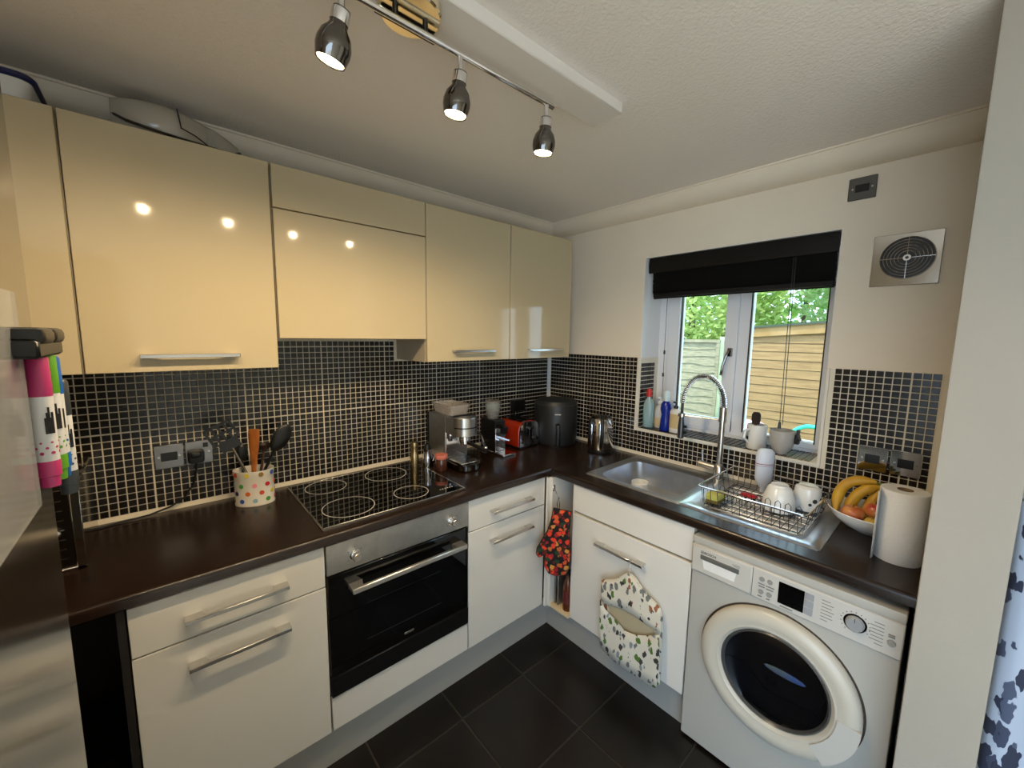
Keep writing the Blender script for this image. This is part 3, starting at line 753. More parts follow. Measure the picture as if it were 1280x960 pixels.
# chrome bread bin behind the fridge
bb = thing('bread_bin', 'shiny metal bread bin on the worktop behind the fridge', 'bread bin', (-2.42, -.22, W0))
part('box', MB().box(-2.58, -2.281, -.345, -.05, W0, 1.168, .006), mat('mirror_steel', (.42, .38, .32), .1, 1), bb)
part('front_shutter', MB().box(-2.575, -2.300, -.350, -.343, W0+.02, 1.150, .002), mat('dark_shutter', '1d1712', .25, .5), bb)
k = MB()
for i in range(7): k.box(-2.56, -2.315, -.3515, -.3495, W0+.04+.028*i, W0+.042+.028*i)
part('slat_lines', k, SATIN, bb)
part('knob', MB().ball((-2.33, -.362, 1.03), .011, 14), CHROME, bb)
part('edge_frame', MB().box(-2.300, -2.279, -.352, -.343, W0, 1.170, .002).box(-2.58, -2.279, -.352, -.343, W0, W0+.012, .002), CHROME, bb)

# utensil tin
tn = thing('utensil_tin', 'white oval tin with coloured dots on the worktop', 'tin', (-1.832, -.125, W0), math.radians(-22))
part('tin_body', MB().lathe([(0, .003), (.066, .003), (.069, 0), (.070, .006), (.0685, .01), (.0685, .118), (.070, .120), (.070, .137), (.071, .140), (.068, .140), (.066, .135), (.066, .01), (0, .008)], n=44, sy=.72), mat('tin_white', (.74, .70, .62), .3), tn, world=False)
DC = ['b3202a', '8fb4c4', 'd8c24a', '1f2a6e', '4f9a4a', '8a6a2a', 'd86a2a', 'e58aa0', '3a5ab0', 'c84a2a']
q = 0
for row, z in enumerate((.022, .052, .083, .126)):
    for j in range(9):
        a = 2*PI*(j+.5*(row % 2))/9; r = .0688 if row < 3 else .0703
        c = Vector((r*math.cos(a), .72*r*math.sin(a), z)); nrm = Vector((.72*math.cos(a), math.sin(a), 0)).normalized()
        part('dot', MB().cyl(c-nrm*.0006, c+nrm*.0006, .0088, n=14), mat('dot_'+DC[(q*3+row) % 10], DC[(q*3+row) % 10], .4), tn, world=False); q += 1
def stick(name, label, path, r, mt, cat='utensil'):
    t = thing(name, label, cat, path[0]); part('handle', MB().tube(path, r, 8), mt, t); return t
bz = W0+.012
def utensil(name, label, b, tip, hw, mt, hmt):
    b, tip = Vector(b), Vector(tip); t = thing(name, label, 'utensil', b)
    part('handle', MB().tube([b, b.lerp(tip, 1)], .0055, 8), hmt, t); return t, b, tip, (tip-b).normalized()
RV = _r.copy(); RV.z = 0; RV.normalize()
# slotted turner
b, tip = Vector((-1.815, -.163, bz)), Vector((-1.898, -.142, 1.15))
t = thing('slotted_turner', 'black slotted turner leaning out of the dotted tin', 'utensil', b)
part('handle', MB().tube([b, tip], .005, 8), SATIN, t)
d = (tip-b).normalized(); d2 = (d+Vector((-.12, 0, 0))).normalized(); sv = Vector((d2.z, 0, -d2.x))
k = MB(); bw = .047; bl_ = .105
def slab(u0, u1, v0, v1):
    o3 = Vector((0, -.003, 0)); P = [tip+d2*v+sv*u for u, v in ((u0, v0), (u1, v0), (u1, v1), (u0, v1))]
    k.add([p+o3 for p in P]+[p-o3*.3 for p in P], [(0, 1, 2, 3), (7, 6, 5, 4), (0, 4, 5, 1), (1, 5, 6, 2), (2, 6, 7, 3), (3, 7, 4, 0)])
slab(-bw*.7, bw*.7, -.004, .035); slab(-bw, bw, bl_-.01, bl_)
for i in range(5): u = -bw+i*(2*bw-.009)/4; slab(u, u+.009, .03, bl_)
slab(-bw, bw, .062, .07)
part('blade', k, BLACK, t)
# wooden spatula
b, tip = Vector((-1.838, -.135, bz)), Vector((-1.826, -.150, 1.215))
t = thing('wooden_spatula', 'flat wooden spatula standing upright in the dotted tin', 'utensil', b)
d = (tip-b).normalized(); k = MB(); rings = []
for s_, w_, th in ((0, .008, .005), (.45, .010, .005), (.60, .014, .004), (.75, .020, .0035), (.92, .023, .003), (1, .021, .002)):
    p = b.lerp(tip, s_); rings.append([tuple(p+RV*(w_*math.cos(2*PI*i/12))+Vector((RV.y, -RV.x, 0))*(th*math.sin(2*PI*i/12))) for i in range(12)])
i0, n = loft(k, rings); k.f.append(tuple(range(i0, i0+n))); k.f.append(tuple(range(n))[::-1])
part('blade', k, WOOD, t)
# black spoon
b, tip = Vector((-1.845, -.115, bz)), Vector((-1.755, -.125, 1.115))
t = thing('black_serving_spoon', 'large black serving spoon leaning right in the dotted tin', 'utensil', b)
part('handle', MB().tube([b, tip], .006, 8), BLACK, t)
d = Vector((.55, -.05, 1)).normalized(); c = tip+d*.052; sv = Vector((d.z, 0, -d.x)); nv = d.cross(sv)
SM = Matrix((sv, nv, d)).transposed().to_4x4(); SM.translation = c
part('bowl', MB().ball((0, 0, 0), (.034, .010, .060), 18, SM), BLACK, t)
# whisk and a dark handle
b, tip = Vector((-1.822, -.101, bz)), Vector((-1.790, -.099, 1.10))
t = thing('dark_ladle', 'dark wooden-handled ladle between spatula and spoon in the tin', 'utensil', b)
part('handle', MB().tube([b, tip, tip+Vector((.004, .004, .03))], .005, 8), mat('dark_brown_wood', '3d2413', .5), t)
part('ladle_cup', MB().lathe([(0, -.02), (.02, -.014), (.026, .004), (.024, .004), (.018, -.012), (0, -.017)], tip+Vector((.004, .005, .032)), 20), mat('dark_brown_cup', '2c1c12', .4), t)
b, tip = Vector((-1.86, -.104, bz)), Vector((-1.868, -.100, 1.115))
t = thing('black_utensil', 'black kitchen utensil with oval head behind the wooden spatula', 'utensil', b)
part('handle', MB().tube([b, tip], .005, 8), BLACK, t)
part('head', MB().ball(tip+Vector((.004, 0, .0)), (.022, .008, .034), 14), BLACK, t)

# small jugs and jar at the back of the hob
jz = .9165
j = thing('pepper_mill', 'small steel and brass pepper mill at the back corner of the hob', 'pepper mill', (-1.130, -.130, jz))
part('mill_body', MB().lathe([(0, 0), (.022, 0), (.022, .06), (.018, .075), (.021, .10), (.019, .125), (0, .128)]), mat('brass_steel', (.55, .42, .22), .2, 1), j, world=False)
j = thing('milk_jug', 'small polished steel milk jug beside the pink-lidded jar', 'jug', (-1.085, -.185, W0))
part('jug_body', MB().lathe([(0, .003), (.026, 0), (.027, .004), (.025, .06), (.021, .085), (.024, .10), (.022, .10), (.019, .085), (.022, .06), (.022, .006), (0, .006)]), CHROME, j, world=False)
part('handle', MB().tube([(.02, .01, .09), (.045, .015, .088), (.05, .015, .06), (.042, .012, .03), (.022, .008, .02)], .0035, 8), CHROME, j, world=False)
part('plunger', MB().cyl((0, 0, .095), (0, 0, .125), .022, .012).ball((0, 0, .132), .009, 12), BLACK, j, world=False)
j = thing('jam_jar', 'small glass jar with pink lid in front of coffee machine', 'jar', (-1.050, -.262, W0))
part('jar_body', MB().lathe([(0, 0), (.028, 0), (.031, .004), (.031, .055), (.027, .062), (.027, .066)]), mat('jar_contents', '4a2a22', .12, coat=.6), j, world=False)
part('lid', MB().lathe([(.0315, .062), (.033, .064), (.033, .080), (.031, .083), (0, .083)]), mat('pink_lid', 'd0806a', .4, col2='b85a50', vscale=60), j, world=False)

# espresso machine (square to the wall)
cm = thing('espresso_machine', 'slim brushed steel espresso machine with portafilter and drip tray', 'coffee machine', (-.932, -.2, W0))
cx0, cx1 = -1.005, -.860
part('body', MB().box(cx0, cx1, -.225, -.055, W0+.03, 1.178, .012), STEEL, cm)
part('head', MB().box(cx0+.004, cx1-.004, -.30, -.20, 1.085, 1.178, .010).lathe([(0, 0), (.066, 0), (.068, .003), (.068, .090), (.066, .093), (0, .093)], ((cx0+cx1)/2, -.292, 1.085), 32), STEEL, cm)
part('splash_plate', MB().box(cx0+.008, cx1-.008, -.2285, -.222, W0+.045, 1.085, .001), CHROME, cm)
part('group_head', MB().lathe([(.030, 0), (.034, .004), (.034, .03), (.028, .034), (0, .034)], (-.932, -.296, 1.052), 28), CHROME, cm)
pf = part('portafilter', MB().lathe([(0, 0), (.012, 0), (.014, .012), (.031, .018), (.032, .034), (0, .034)], (-.932, -.296, 1.022), 28), CHROME, cm)
part('portafilter_grip', MB().tube([(-.932, -.325, 1.045), (-.920, -.37, 1.04), (-.905, -.44, 1.025)], [.008, .010, .013], 10), BLACK, pf)
part('base', MB().prism([(cx0, -.055), (cx1, -.055), (cx1, -.33), (cx1-.02, -.368), (cx1-.05, -.384), (cx0+.05, -.384), (cx0+.02, -.368), (cx0, -.33)], 'z', W0+.006, W0+.034), DARKCH, cm)
part('drip_tray', MB().box(cx0+.016, cx1-.016, -.355, -.235, W0+.034, W0+.042, .003), CHROME, cm)
k = MB()
for i in range(8): k.box(cx0+.026, cx1-.026, -.345+.013*i, -.338+.013*i, W0+.0415, W0+.0425)
part('drip_slots', k, BLACK, cm)
part('steam_wand', MB().tube([(cx1-.006, -.27, 1.095), (cx1+.022, -.285, 1.09), (cx1+.034, -.30, 1.06), (cx1+.046, -.318, 1.0)], .005, 8).ball((cx1+.047, -.319, .995), .014, 12), CHROME, cm)
part('rear_tank', MB().box(cx0+.004, cx1-.004, -.058, -.022, W0+.03, 1.17, .006), mat('dark_tank', '17181a', .15), cm)
part('band', MB().lathe([(.0685, .040), (.0685, .046)], (-.932, -.292, 1.085), 32), BLACK, cm)
tb = thing('plastic_tub', 'clear plastic tub on top of the espresso machine', 'tub', (-.935, -.17, 1.178))
k = MB(); i0, n = loft(k, [rz(rrect(-.985, -.880, -.255, -.085, .015, 4), 1.1785), rz(rrect(-.995, -.870, -.265, -.075, .018, 4), 1.224), rz(rrect(-1.0, -.865, -.27, -.07, .018, 4), 1.226), rz(rrect(-1.0, -.865, -.27, -.07, .018, 4), 1.232), rz(rrect(-.992, -.873, -.262, -.078, .018, 4), 1.232), rz(rrect(-.982, -.883, -.252, -.088, .014, 4), 1.182)])
k.f.append(tuple(range(i0, i0+n)))
part('tub_body', k, mat('frosted_tub', (.78, .74, .70), .25, trans=.75), tb)

# grinder
gr = thing('coffee_grinder', 'narrow polished coffee grinder with clear bean hopper beside the toaster', 'coffee grinder', (-.625, -.2, W0))
part('body', MB().box(-.665, -.585, -.215, -.075, W0+.012, 1.105, .008), mat('grinder_black', '151314', .2), gr)
part('front_panel', MB().box(-.662, -.588, -.219, -.213, W0+.014, 1.06, .002), CHROME, gr)
part('spout', MB().box(-.645, -.605, -.262, -.215, 1.03, 1.075, .006), BLACK, gr)
part('fork', MB().box(-.648, -.640, -.275, -.215, .99, 1.0, .001).box(-.610, -.602, -.275, -.215, .99, 1.0, .001), CHROME, gr)
part('tray', MB().box(-.672, -.578, -.305, -.075, W0, W0+.014, .003), CHROME, gr)
part('hopper', MB().lathe([(.03, 0), (.034, .006), (.045, .055), (.045, .10), (.042, .10), (.042, .056), (.031, .01)], (-.625, -.145, 1.105), 28), CLEARG, gr)
part('beans', MB().lathe([(0, .002), (.03, .004), (.040, .048), (0, .052)], (-.625, -.145, 1.106), 24), mat('coffee_beans', '3a1d0e', .5, bump=.6, bscale=200), gr)
part('hopper_lid', MB().lathe([(.046, 0), (.046, .010), (0, .012)], (-.625, -.145, 1.203), 28), mat('hopper_lid', '8a8580', .2, trans=.3), gr)

# toaster
to = thing('toaster', 'orange-red two-slot toaster with chrome front by the air fryer', 'toaster', (-.41, -.15, W0))
tx0, tx1, ty0, ty1 = -.490, -.330, -.238, -.03
arch = [(tx0, W0+.012), (tx0, 1.02), (tx0+.006, 1.05), (tx0+.025, 1.070), (tx0+.05, 1.078), (tx1-.05, 1.078), (tx1-.025, 1.070), (tx1-.006, 1.05), (tx1, 1.02), (tx1, W0+.012)]
part('shell', MB().prism(arch, 'y', ty0+.012, ty1-.012), RED, to)
sc = [((a-(tx0+tx1)/2)*.97+(tx0+tx1)/2, W0+.012+(z-W0-.012)*.985) for a, z in arch]
part('front_plate', MB().prism(sc, 'y', ty0-.002, ty0+.013), CHROME, to)
part('rear_plate', MB().prism(sc, 'y', ty1-.013, ty1), CHROME, to)
k = MB().box(-.452, -.424, ty0+.03, ty1-.03, 1.074, 1.0795).box(-.396, -.368, ty0+.03, ty1-.03, 1.074, 1.0795)
part('bread_slot', k, BLACK, to)
part('top_deck', MB().box(-.465, -.355, ty0+.012, ty1-.012, 1.070, 1.0785, .003), DARKCH, to)
part('lever', MB().box(-.412, -.408, ty0-.0035, ty0, .96, 1.04).box(-.425, -.395, ty0-.022, ty0-.002, 1.028, 1.042, .004), BLACK, to)
part('browning_dial', MB().cyl((-.362, ty0-.002, .965), (-.362, ty0-.016, .965), .015, .013), BLACK, to)
k = MB()
for i in range(3): k.box(-.478, -.462, ty0-.004, ty0-.001, .945+.02*i, .955+.02*i, .001)
part('button', k, MATTEB, to)
part('foot_base', MB().box(tx0+.006, tx1-.006, ty0+.006, ty1-.006, W0, W0+.013), BLACK, to)
pw = thing('wall_plug_adapter', 'black plug adapter on the tiles behind toaster and air fryer', 'plug', (-.33, -.03, 1.13))
part('adapter_body', MB().box(-.372, -.275, -.055, -.007, 1.10, 1.175, .006), BLACK, pw)
part('cable', MB().tube([(-.36, -.03, 1.10), (-.362, -.035, 1.05), (-.345, -.02, .98), (-.32, -.02, .93)], .004, 7), BLACK, pw)

# air fryer
af = thing('air_fryer', 'dark charcoal round air fryer with front handle in the corner', 'air fryer', (-.190, -.250, W0), math.radians(-42))
part('body', MB().lathe([(0, .006), (.118, .006), (.128, .012), (.137, .05), (.139, .12), (.137, .24), (.133, .268), (.124, .282), (.09, .288), (0, .290)], n=48), MATTEB, af, world=False)
part('base_ring', MB().lathe([(.118, 0), (.122, 0), (.124, .012), (.1, .012)], n=40), BLACK, af, world=False)
part('top_seam', MB().lathe([(.1355, .2585), (.1362, .2600), (.1350, .2615)], n=48), mat('seam_grey', '3a3b3c', .3), af, world=False)
part('drawer_seam', MB().lathe([(.1392, .096), (.1397, .0975), (.1392, .099)], n=48), BLACK, af, world=False)
hdl = MB().box(-.013, .013, -.188, -.130, .126, .152, .008).box(-.012, .012, -.190, -.160, .022, .150, .009)
part('handle', hdl, BLACK, af, world=False)
part('maker_badge', MB().box(-.019, .019, -.1405, -.1355, .205, .2105, .001), mat('badge_white', (.6, .6, .6), .4), af, world=False)

# kettle
kt = thing('kettle', 'polished steel kettle with black handle near the window wall', 'kettle', (-.128, -.560, W0), math.radians(-50))
part('base', MB().lathe([(0, 0), (.072, 0), (.074, .004), (.074, .014), (.07, .018), (0, .018)]), BLACK, kt, world=False)
part('body', MB().lathe([(.071, .018), (.075, .026), (.0755, .12), (.073, .175), (.067, .198), (.058, .206)], n=44), CHROME, kt, world=False)
part('lid', MB().lathe([(.060, .204), (.055, .214), (.03, .219), (0, .220)]), DARKCH, kt, world=False)
part('spout', MB().prism([(-.02, .165), (.02, .165), (.012, .20), (-.012, .20)], 'y', .060, .088), CHROME, kt, world=False)
part('handle', MB().tube([(0, -.055, .212), (0, -.10, .208), (0, -.112, .18), (0, -.108, .09), (0, -.092, .045), (0, -.068, .04)], .011, 10), BLACK, kt, world=False)
part('water_gauge', MB().box(-.008, .008, -.078, -.072, .05, .16, .003), BLACK, kt, world=False)

# ================================================================== AT THE SINK
cu = thing('cup', 'white cup standing in the stainless sink bowl', 'cup', (*at(800, 603, z=.876)[:2], .780))
part('cup_body', MB().lathe([(0, .004), (.030, 0), (.034, .004), (.041, .098), (.0395, .100), (.0375, .098), (.031, .008), (0, .008)]), CERAM, cu, world=False)
part('handle', MB().tube([(.034, .01, .075), (.055, .015, .07), (.058, .015, .045), (.035, .01, .025)], .005, 8), CERAM, cu, world=False)

# wire dish rack
rk = thing('dish_rack', 'chrome wire dish rack on the sink drainer', 'dish rack', (-.30, -1.485, .917))
rx0, rx1, ry0, ry1, zt_, zb_ = -.490, -.095, -1.664, -1.298, 1.002, .9225
part('top_rim', MB().tube([(a, b, zt_) for a, b in rrect(rx0, rx1, ry0, ry1, .02, 4)], .0036, 8, closed=True), CHROME, rk)
part('base_rim', MB().tube([(a, b, zb_) for a, b in rrect(rx0+.02, rx1-.02, ry0+.015, ry1-.015, .02, 4)], .0028, 7, closed=True), CHROME, rk)
WIREM = mat('dark_wire', '26272a', .4, .2)
for i in range(13):
    y = ry0+.025+(ry1-ry0-.05)*i/12
    part('wire', MB().tube([(rx0, y, zt_), (rx0+.004, y, zt_-.012), (rx0+.02, y, zb_+.003), (rx1-.02, y, zb_+.003), (rx1-.004, y, zt_-.012), (rx1, y, zt_)], .0015, 5), WIREM, rk)
for i in range(7):
    x = rx0+.035+(rx1-rx0-.07)*i/6
    part('cross_wire', MB().tube([(x, ry0, zt_), (x, ry0+.015, zb_+.001), (x, ry1-.015, zb_+.001), (x, ry1, zt_)], .0015, 5), WIREM, rk)
for i in range(9):
    y = ry0+.05+(ry1-ry0-.1)*i/8
    part('plate_prong', MB().tube([(-.362, y-.011, zb_), (-.362, y-.009, zb_+.055), (-.362, y, zb_+.064), (-.362, y+.009, zb_+.055), (-.362, y+.011, zb_)], .0014, 5), WIREM, rk)
part('rack_foot', MB().ball((rx0+.04, ry0+.04, .919), .006, 8).ball((rx0+.04, ry1-.04, .919), .006, 8).ball((rx1-.04, ry0+.04, .919), .006, 8).ball((rx1-.04, ry1-.04, .919), .006, 8), CHROME, rk)
sp = thing('sponge', 'yellow and green scouring sponge in the dish rack', 'sponge', (-.40, -1.335, .927))
part('foam', MB().box(-.445, -.365, -1.365, -1.315, .940, .966, .006), mat('yellow_foam', 'b8b45a', .95, bump=.8, bscale=150), sp)
part('scourer', MB().box(-.445, -.365, -1.365, -1.315, .928, .940, .003), mat('brown_scourer', '6a5a2a', .95, bump=1, bscale=200), sp)
br = thing('red_brush', 'small red plastic brush lying in the dish rack', 'brush', (-.29, -1.43, .927))
part('brush_back', MB().ball((-.285, -1.425, .948), (.018, .034, .010), 14), mat('red_plastic', 'a81a1c', .3), br)
k = MB()
for i in range(10): k.cyl((-.297+.006*(i % 5), -1.445+.02*(i//5)*1.6, .928), (-.297+.006*(i % 5), -1.445+.02*(i//5)*1.6, .944), .002, n=5)
part('bristles', k, BLACK, br)
dbt = thing('detergent_bottle', 'pale white bottle with red streak upturned in the dish rack', 'bottle', (-.135, -1.430, .927))
part('bottle_body', MB().lathe([(0, 0), (.012, 0), (.012, .02), (.024, .034), (.036, .06), (.038, .16), (.036, .180), (.026, .192), (0, .194)], n=30, sx=.62), mat('milky_plastic', (.70, .74, .82), .25, trans=.15), dbt, world=False).rotation_euler = (0, 0, math.radians(42))
part('red_print', MB().lathe([(.0386, .128), (.0386, .131)], n=30, sx=.62).lathe([(.0386, .120), (.0386, .1215)], n=30, sx=.62), mat('red_print', '8a2030', .5), dbt, world=False).rotation_euler = (0, 0, math.radians(42))
g1 = thing('upturned_bowl', 'grey-white cup bowl upside down in the middle of the dish rack', 'bowl', (-.285, -1.530, .927))
part('bowl_body', MB().lathe([(.056, 0), (.058, .002), (.053, .05), (.040, .088), (.030, .096), (.030, .101), (0, .099)], n=36), CERAM, g1, world=False)
g2 = thing('upturned_mug', 'white mug with dark print upside down at end of dish rack', 'mug', (-.190, -1.602, .927))
part('mug_body', MB().lathe([(.043, 0), (.0445, .002), (.0445, .075), (.041, .088), (.033, .092), (.031, .095), (0, .092)], n=36), CERAM, g2, world=False)
part('handle', MB().tube([(.036, .024, .02), (.056, .036, .028), (.058, .038, .055), (.036, .024, .068)], .0055, 8), CERAM, g2, world=False)
for a, z, s in ((225, .045, .009), (250, .035, .006), (262, .05, .007), (205, .03, .006)):
    a = math.radians(a); c = Vector((.0445*math.cos(a), .0445*math.sin(a), z)); nrm = Vector((math.cos(a), math.sin(a), 0))
    part('print_motif', MB().cyl(c-nrm*.001, c+nrm*.0006, s, n=7), PRINT, g2, world=False)

# fruit bowl
fb = thing('fruit_bowl', 'wide white ceramic bowl holding bananas and apples', 'bowl', (-.203, -1.797, W0))
part('bowl_body', MB().lathe([(0, .004), (.045, 0), (.05, .004), (.085, .022), (.115, .05), (.128, .074), (.126, .076), (.112, .054), (.083, .028), (.05, .012), (0, .010)], n=48), CERAM, fb, world=False)
def apple(label, c, r, skin, c1, c2):
    t = thing('apple', label, 'apple', (c[0], c[1], c[2]-r), 0, 'apples in the fruit bowl')
    prof = []
    for i in range(15):
        a = -PI/2+PI*i/14; rr_ = math.cos(a)*(1+.06*math.sin(a)); zz_ = math.sin(a)-.22*math.exp(-(rr_/.28)**2)*(1 if a > 0 else -.6)
        prof.append((max(rr_, 0)*r, r+zz_*r*.92))
    part('fruit', MB().lathe(prof, n=24), mat(skin, c1, .3, col2=c2, vscale=22), t, world=False)
    part('stalk', MB().tube([(0, 0, r*1.62), (.004, 0, r*2.0)], .0014, 5), mat('stalk_brown', '3a2a18', .8), t, world=False)
apple('red apple lying low at the front of the fruit bowl', (-.262, -1.751, .978), .034, 'apple_skin', 'a8342e', 'c98a4a')
apple('red and yellow apple with stalk end up beside the kitchen roll', (-.238, -1.806, 1.001), .032, 'apple_skin', 'a8342e', 'c98a4a')
apple('yellowish apple half hidden at the bottom of the fruit bowl', (-.285, -1.808, .968), .024, 'yellow_apple_skin', 'b99a3e', 'c9ac52')
def banana(label, pts, group='bananas in the fruit bowl'):
    P = [Vector(p) for p in pts]; t = thing('banana', label, 'banana', P[0], 0, group)
    # quadratic arc through three points
    Q = []; rs = []
    for i in range(15):
        s = i/14; Q.append(P[0]*(1-s)*(1-2*s)+P[1]*4*s*(1-s)+P[2]*s*(2*s-1)); rs.append(.0185*min(1, .35+3.2*s*(1-s)*1.4) if .04 < s < .94 else .007)
    part('fruit', MB().tube(Q, rs, 8), mat('banana_skin', 'c9a02c', .5, col2='b98a1f', vscale=12), t, smooth=60)
    part('tip', MB().tube([Q[-1], Q[-1]+(Q[-1]-Q[-2]).normalized()*.016], .0055, 6), mat('banana_stem', '6a6a24', .7), t)
banana('outer curved banana arching highest over the fruit bowl', [(-.235, -1.700, .965), (-.175, -1.712, 1.055), (-.165, -1.795, 1.082)])
banana('middle banana leaning beside the apples in the bowl', [(-.226, -1.732, .952), (-.178, -1.748, 1.026), (-.161, -1.805, 1.070)])
banana('inner banana closest to the kitchen roll', [(-.200, -1.774, .942), (-.160, -1.793, 1.018), (-.154, -1.820, 1.060)])

# kitchen roll
kr = thing('kitchen_roll', 'standing white kitchen paper roll at the worktop end', 'kitchen roll', (-.375, -1.880, W0))
part('paper', MB().lathe([(.019, .002), (.056, 0), (.0575, .002), (.0575, .223), (.056, .225), (.0195, .225)], n=44), PAPER, kr, world=False)
part('core', MB().lathe([(.0195, .226), (.0175, .226), (.0175, .0), (.0195, 0)], n=24), CARD, kr, world=False)
k = MB(); pts = []
for i in range(9):
    a = math.radians(100-6*i); pts.append((.0578*math.cos(a), .0578*math.sin(a)))
fl_ = [(-.0583*math.cos(t_)*1, .0583*math.sin(t_)) for t_ in (math.radians(70), math.radians(55), math.radians(35))]
sheet = [(.0, .0582), (-.02, .0560), (-.038, .052), (-.055, .051), (-.072, .054)]
for z in (0.004, .222): k.v += [(a, b, z) for a, b in sheet]
nn = len(sheet); k.f += [(i, i+1, nn+i+1, nn+i) for i in range(nn-1)]
sh = part('loose_sheet', k, PAPER, kr, world=False); sh.modifiers.new('thickness', 'SOLIDIFY').thickness = .001

# ------------------------------------------------------------------ window sill things
SZ = WB+.0065
def pump(name, label, x, y, prof, mt, cap, capmt, cat='bottle', sx=1, sy=1, lab=None):
    t = thing(name, label, cat, (x, y, SZ))
    part('bottle_body', MB().lathe(prof, n=24, sx=sx, sy=sy), mt, t, world=False)
    part('cap', cap, capmt, t, world=False)
    if lab: part('bottle_label', MB().lathe(lab[0], n=24, sx=sx, sy=sy), lab[1], t, world=False)
    return t
pump('cleaner_bottle', 'clear bottle with red cap in the window corner', 0.060, -.757, [(0, 0), (.030, 0), (.032, .005), (.032, .13), (.024, .155), (.012, .17), (.012, .185)], mat('aqua_clear', (.55, .78, .82), .1, trans=.6),
     MB().lathe([(.015, .18), (.016, .21), (.012, .225), (0, .226)]), mat('red_cap', 'c02020', .35), sx=.8)
pump('hand_wash_bottle', 'milky bottle with clear pump between red-capped and blue bottles', 0.100, -.806, [(0, 0), (.026, 0), (.028, .005), (.028, .10), (.02, .125), (.011, .135), (.011, .145)], mat('milky_bottle', (.72, .72, .70), .25, trans=.2),
     MB().lathe([(.013, .14), (.013, .155), (.005, .158), (.005, .175), (0, .175)]).box(-.03, .006, -.006, .006, .172, .182, .003), mat('clear_pump', (.8, .82, .84), .2), lab=([(.0284, .01), (.0284, .06)], mat('tan_label', 'c9b48c', .5)))
pump('spray_bottle', 'blue bottle with pale top standing on the window sill', .055, -.868, [(0, 0), (.028, 0), (.031, .006), (.027, .06), (.023, .09), (.030, .12), (.028, .15), (.016, .168), (.012, .175)], mat('royal_blue_plastic', '0f2a96', .2, trans=.1),
     MB().lathe([(.016, .168), (.018, .185), (.02, .205), (.014, .222), (0, .228)]), mat('pale_aqua_cap', (.62, .78, .85), .3))
pump('soap_dispenser', 'white soap dispenser with beige label and black pump on the sill', .050, -.928, [(0, 0), (.030, 0), (.032, .005), (.032, .115), (.026, .128), (.012, .132), (.012, .138)], mat('white_dispenser', (.75, .74, .70), .3),
     MB().lathe([(.013, .135), (.013, .15), (.005, .152), (.005, .168), (0, .168)]).box(-.028, .006, -.006, .006, .166, .176, .003), BLACK, sx=.75, lab=([(.0324, .025), (.0324, .105)], mat('beige_label', 'cbb78a', .5)))
mg = thing('white_mug', 'white mug holding a brown brush on the window sill', 'mug', (.050, -1.334, SZ))
part('mug_body', MB().lathe([(0, .004), (.040, 0), (.043, .004), (.042, .115), (.040, .117), (.038, .113), (.038, .01), (0, .01)], n=32), CERAM, mg, world=False)
part('handle', MB().tube([(-.036, .022, .095), (-.06, .032, .09), (-.064, .034, .055), (-.036, .022, .03)], .006, 8), CERAM, mg, world=False)
part('printed_motif', MB().cyl((-.030, .030, .05), (-.0315, .0315, .05), .010, n=9), PRINT, mg, world=False)
bs = thing('washing_brush', 'dark brown bristle brush standing in the white sill mug', 'brush', (.050, -1.326, SZ+.012))
part('stick', MB().tube([(0, 0, 0), (.004, .002, .11)], .006, 8), WOOD, bs, world=False)
part('bristle_head', MB().lathe([(0, .105), (.016, .105), (.019, .125), (.019, .150), (.013, .162), (0, .163)], n=16), mat('brown_bristle', '2a1c14', .9, bump=1, bscale=250), bs, world=False)
mbw = thing('stone_bowl', 'grey round-bottomed cup with black clip on the window sill', 'bowl', (.045, -1.440, SZ))
part('cup_body', MB().lathe([(0, .004), (.022, 0), (.024, .006), (.038, .022), (.048, .05), (.051, .085), (.052, .108), (.049, .110), (.047, .085), (.043, .05), (.02, .014), (0, .012)], n=36), GREYCER, mbw, world=False)
k = MB().box(-.012, .012, -.068, -.048, .055, .10, .005).box(-.010, .010, -.066, -.054, .10, .122, .004).cyl((-.016, -.062, .075), (.016, -.062, .075), .009, n=12)
part('clip', k, BLACK, mbw, world=False)

# ================================================================== HANGING THINGS
# peg bag on the sink door handle
PX = FX-.036
pb = thing('peg_bag', 'white printed fabric peg bag hanging from the sink door handle', 'peg bag', (PX, -1.105, .15))
PBM = pattern_mat('pot_plant_print', 'cfcabb', ['2d3330', '4b6a24', '6b6f6c', '8d5a3c', '20262a', '59782f', '7d8a90', '3a3a3a'], 40, .34, .9, .06, stretch=(.4, 1, .62), warp=.022)
top = [(-.962, .486), (-.990, .500), (-1.020, .516), (-1.055, .548), (-1.080, .574), (-1.098, .580), (-1.131, .568), (-1.160, .540), (-1.200, .518), (-1.241, .498), (-1.256, .462)]
outl = top+[(-1.258, .40), (-1.262, .30), (-1.260, .20), (-1.258, .162), (-1.20, .150), (-1.13, .143), (-1.06, .146), (-1.00, .156), (-.974, .164), (-.970, .30), (-.966, .42)]
def cloth(outline, x, dep, holes=None):
    b = bmesh.new(); vs = [b.verts.new((x, a, c)) for a, c in outline]; b.faces.new(vs)
    bmesh.ops.triangulate(b, faces=b.faces[:]); bmesh.ops.subdivide_edges(b, edges=b.edges[:], cuts=3, use_grid_fill=True)
    for v in b.verts:
        v.co.x += dep*(.5*math.sin(v.co.y*38+v.co.z*9)+.5*math.sin(v.co.z*27))-.006*math.sin(min(1, max(0, (v.co.z-.16)/.4))*PI)
    k = MB().bm(b); return k
back = part('back_panel', cloth(outl, PX+.002, .0025), PBM, pb)
back.modifiers.new('thickness', 'SOLIDIFY').thickness = .002
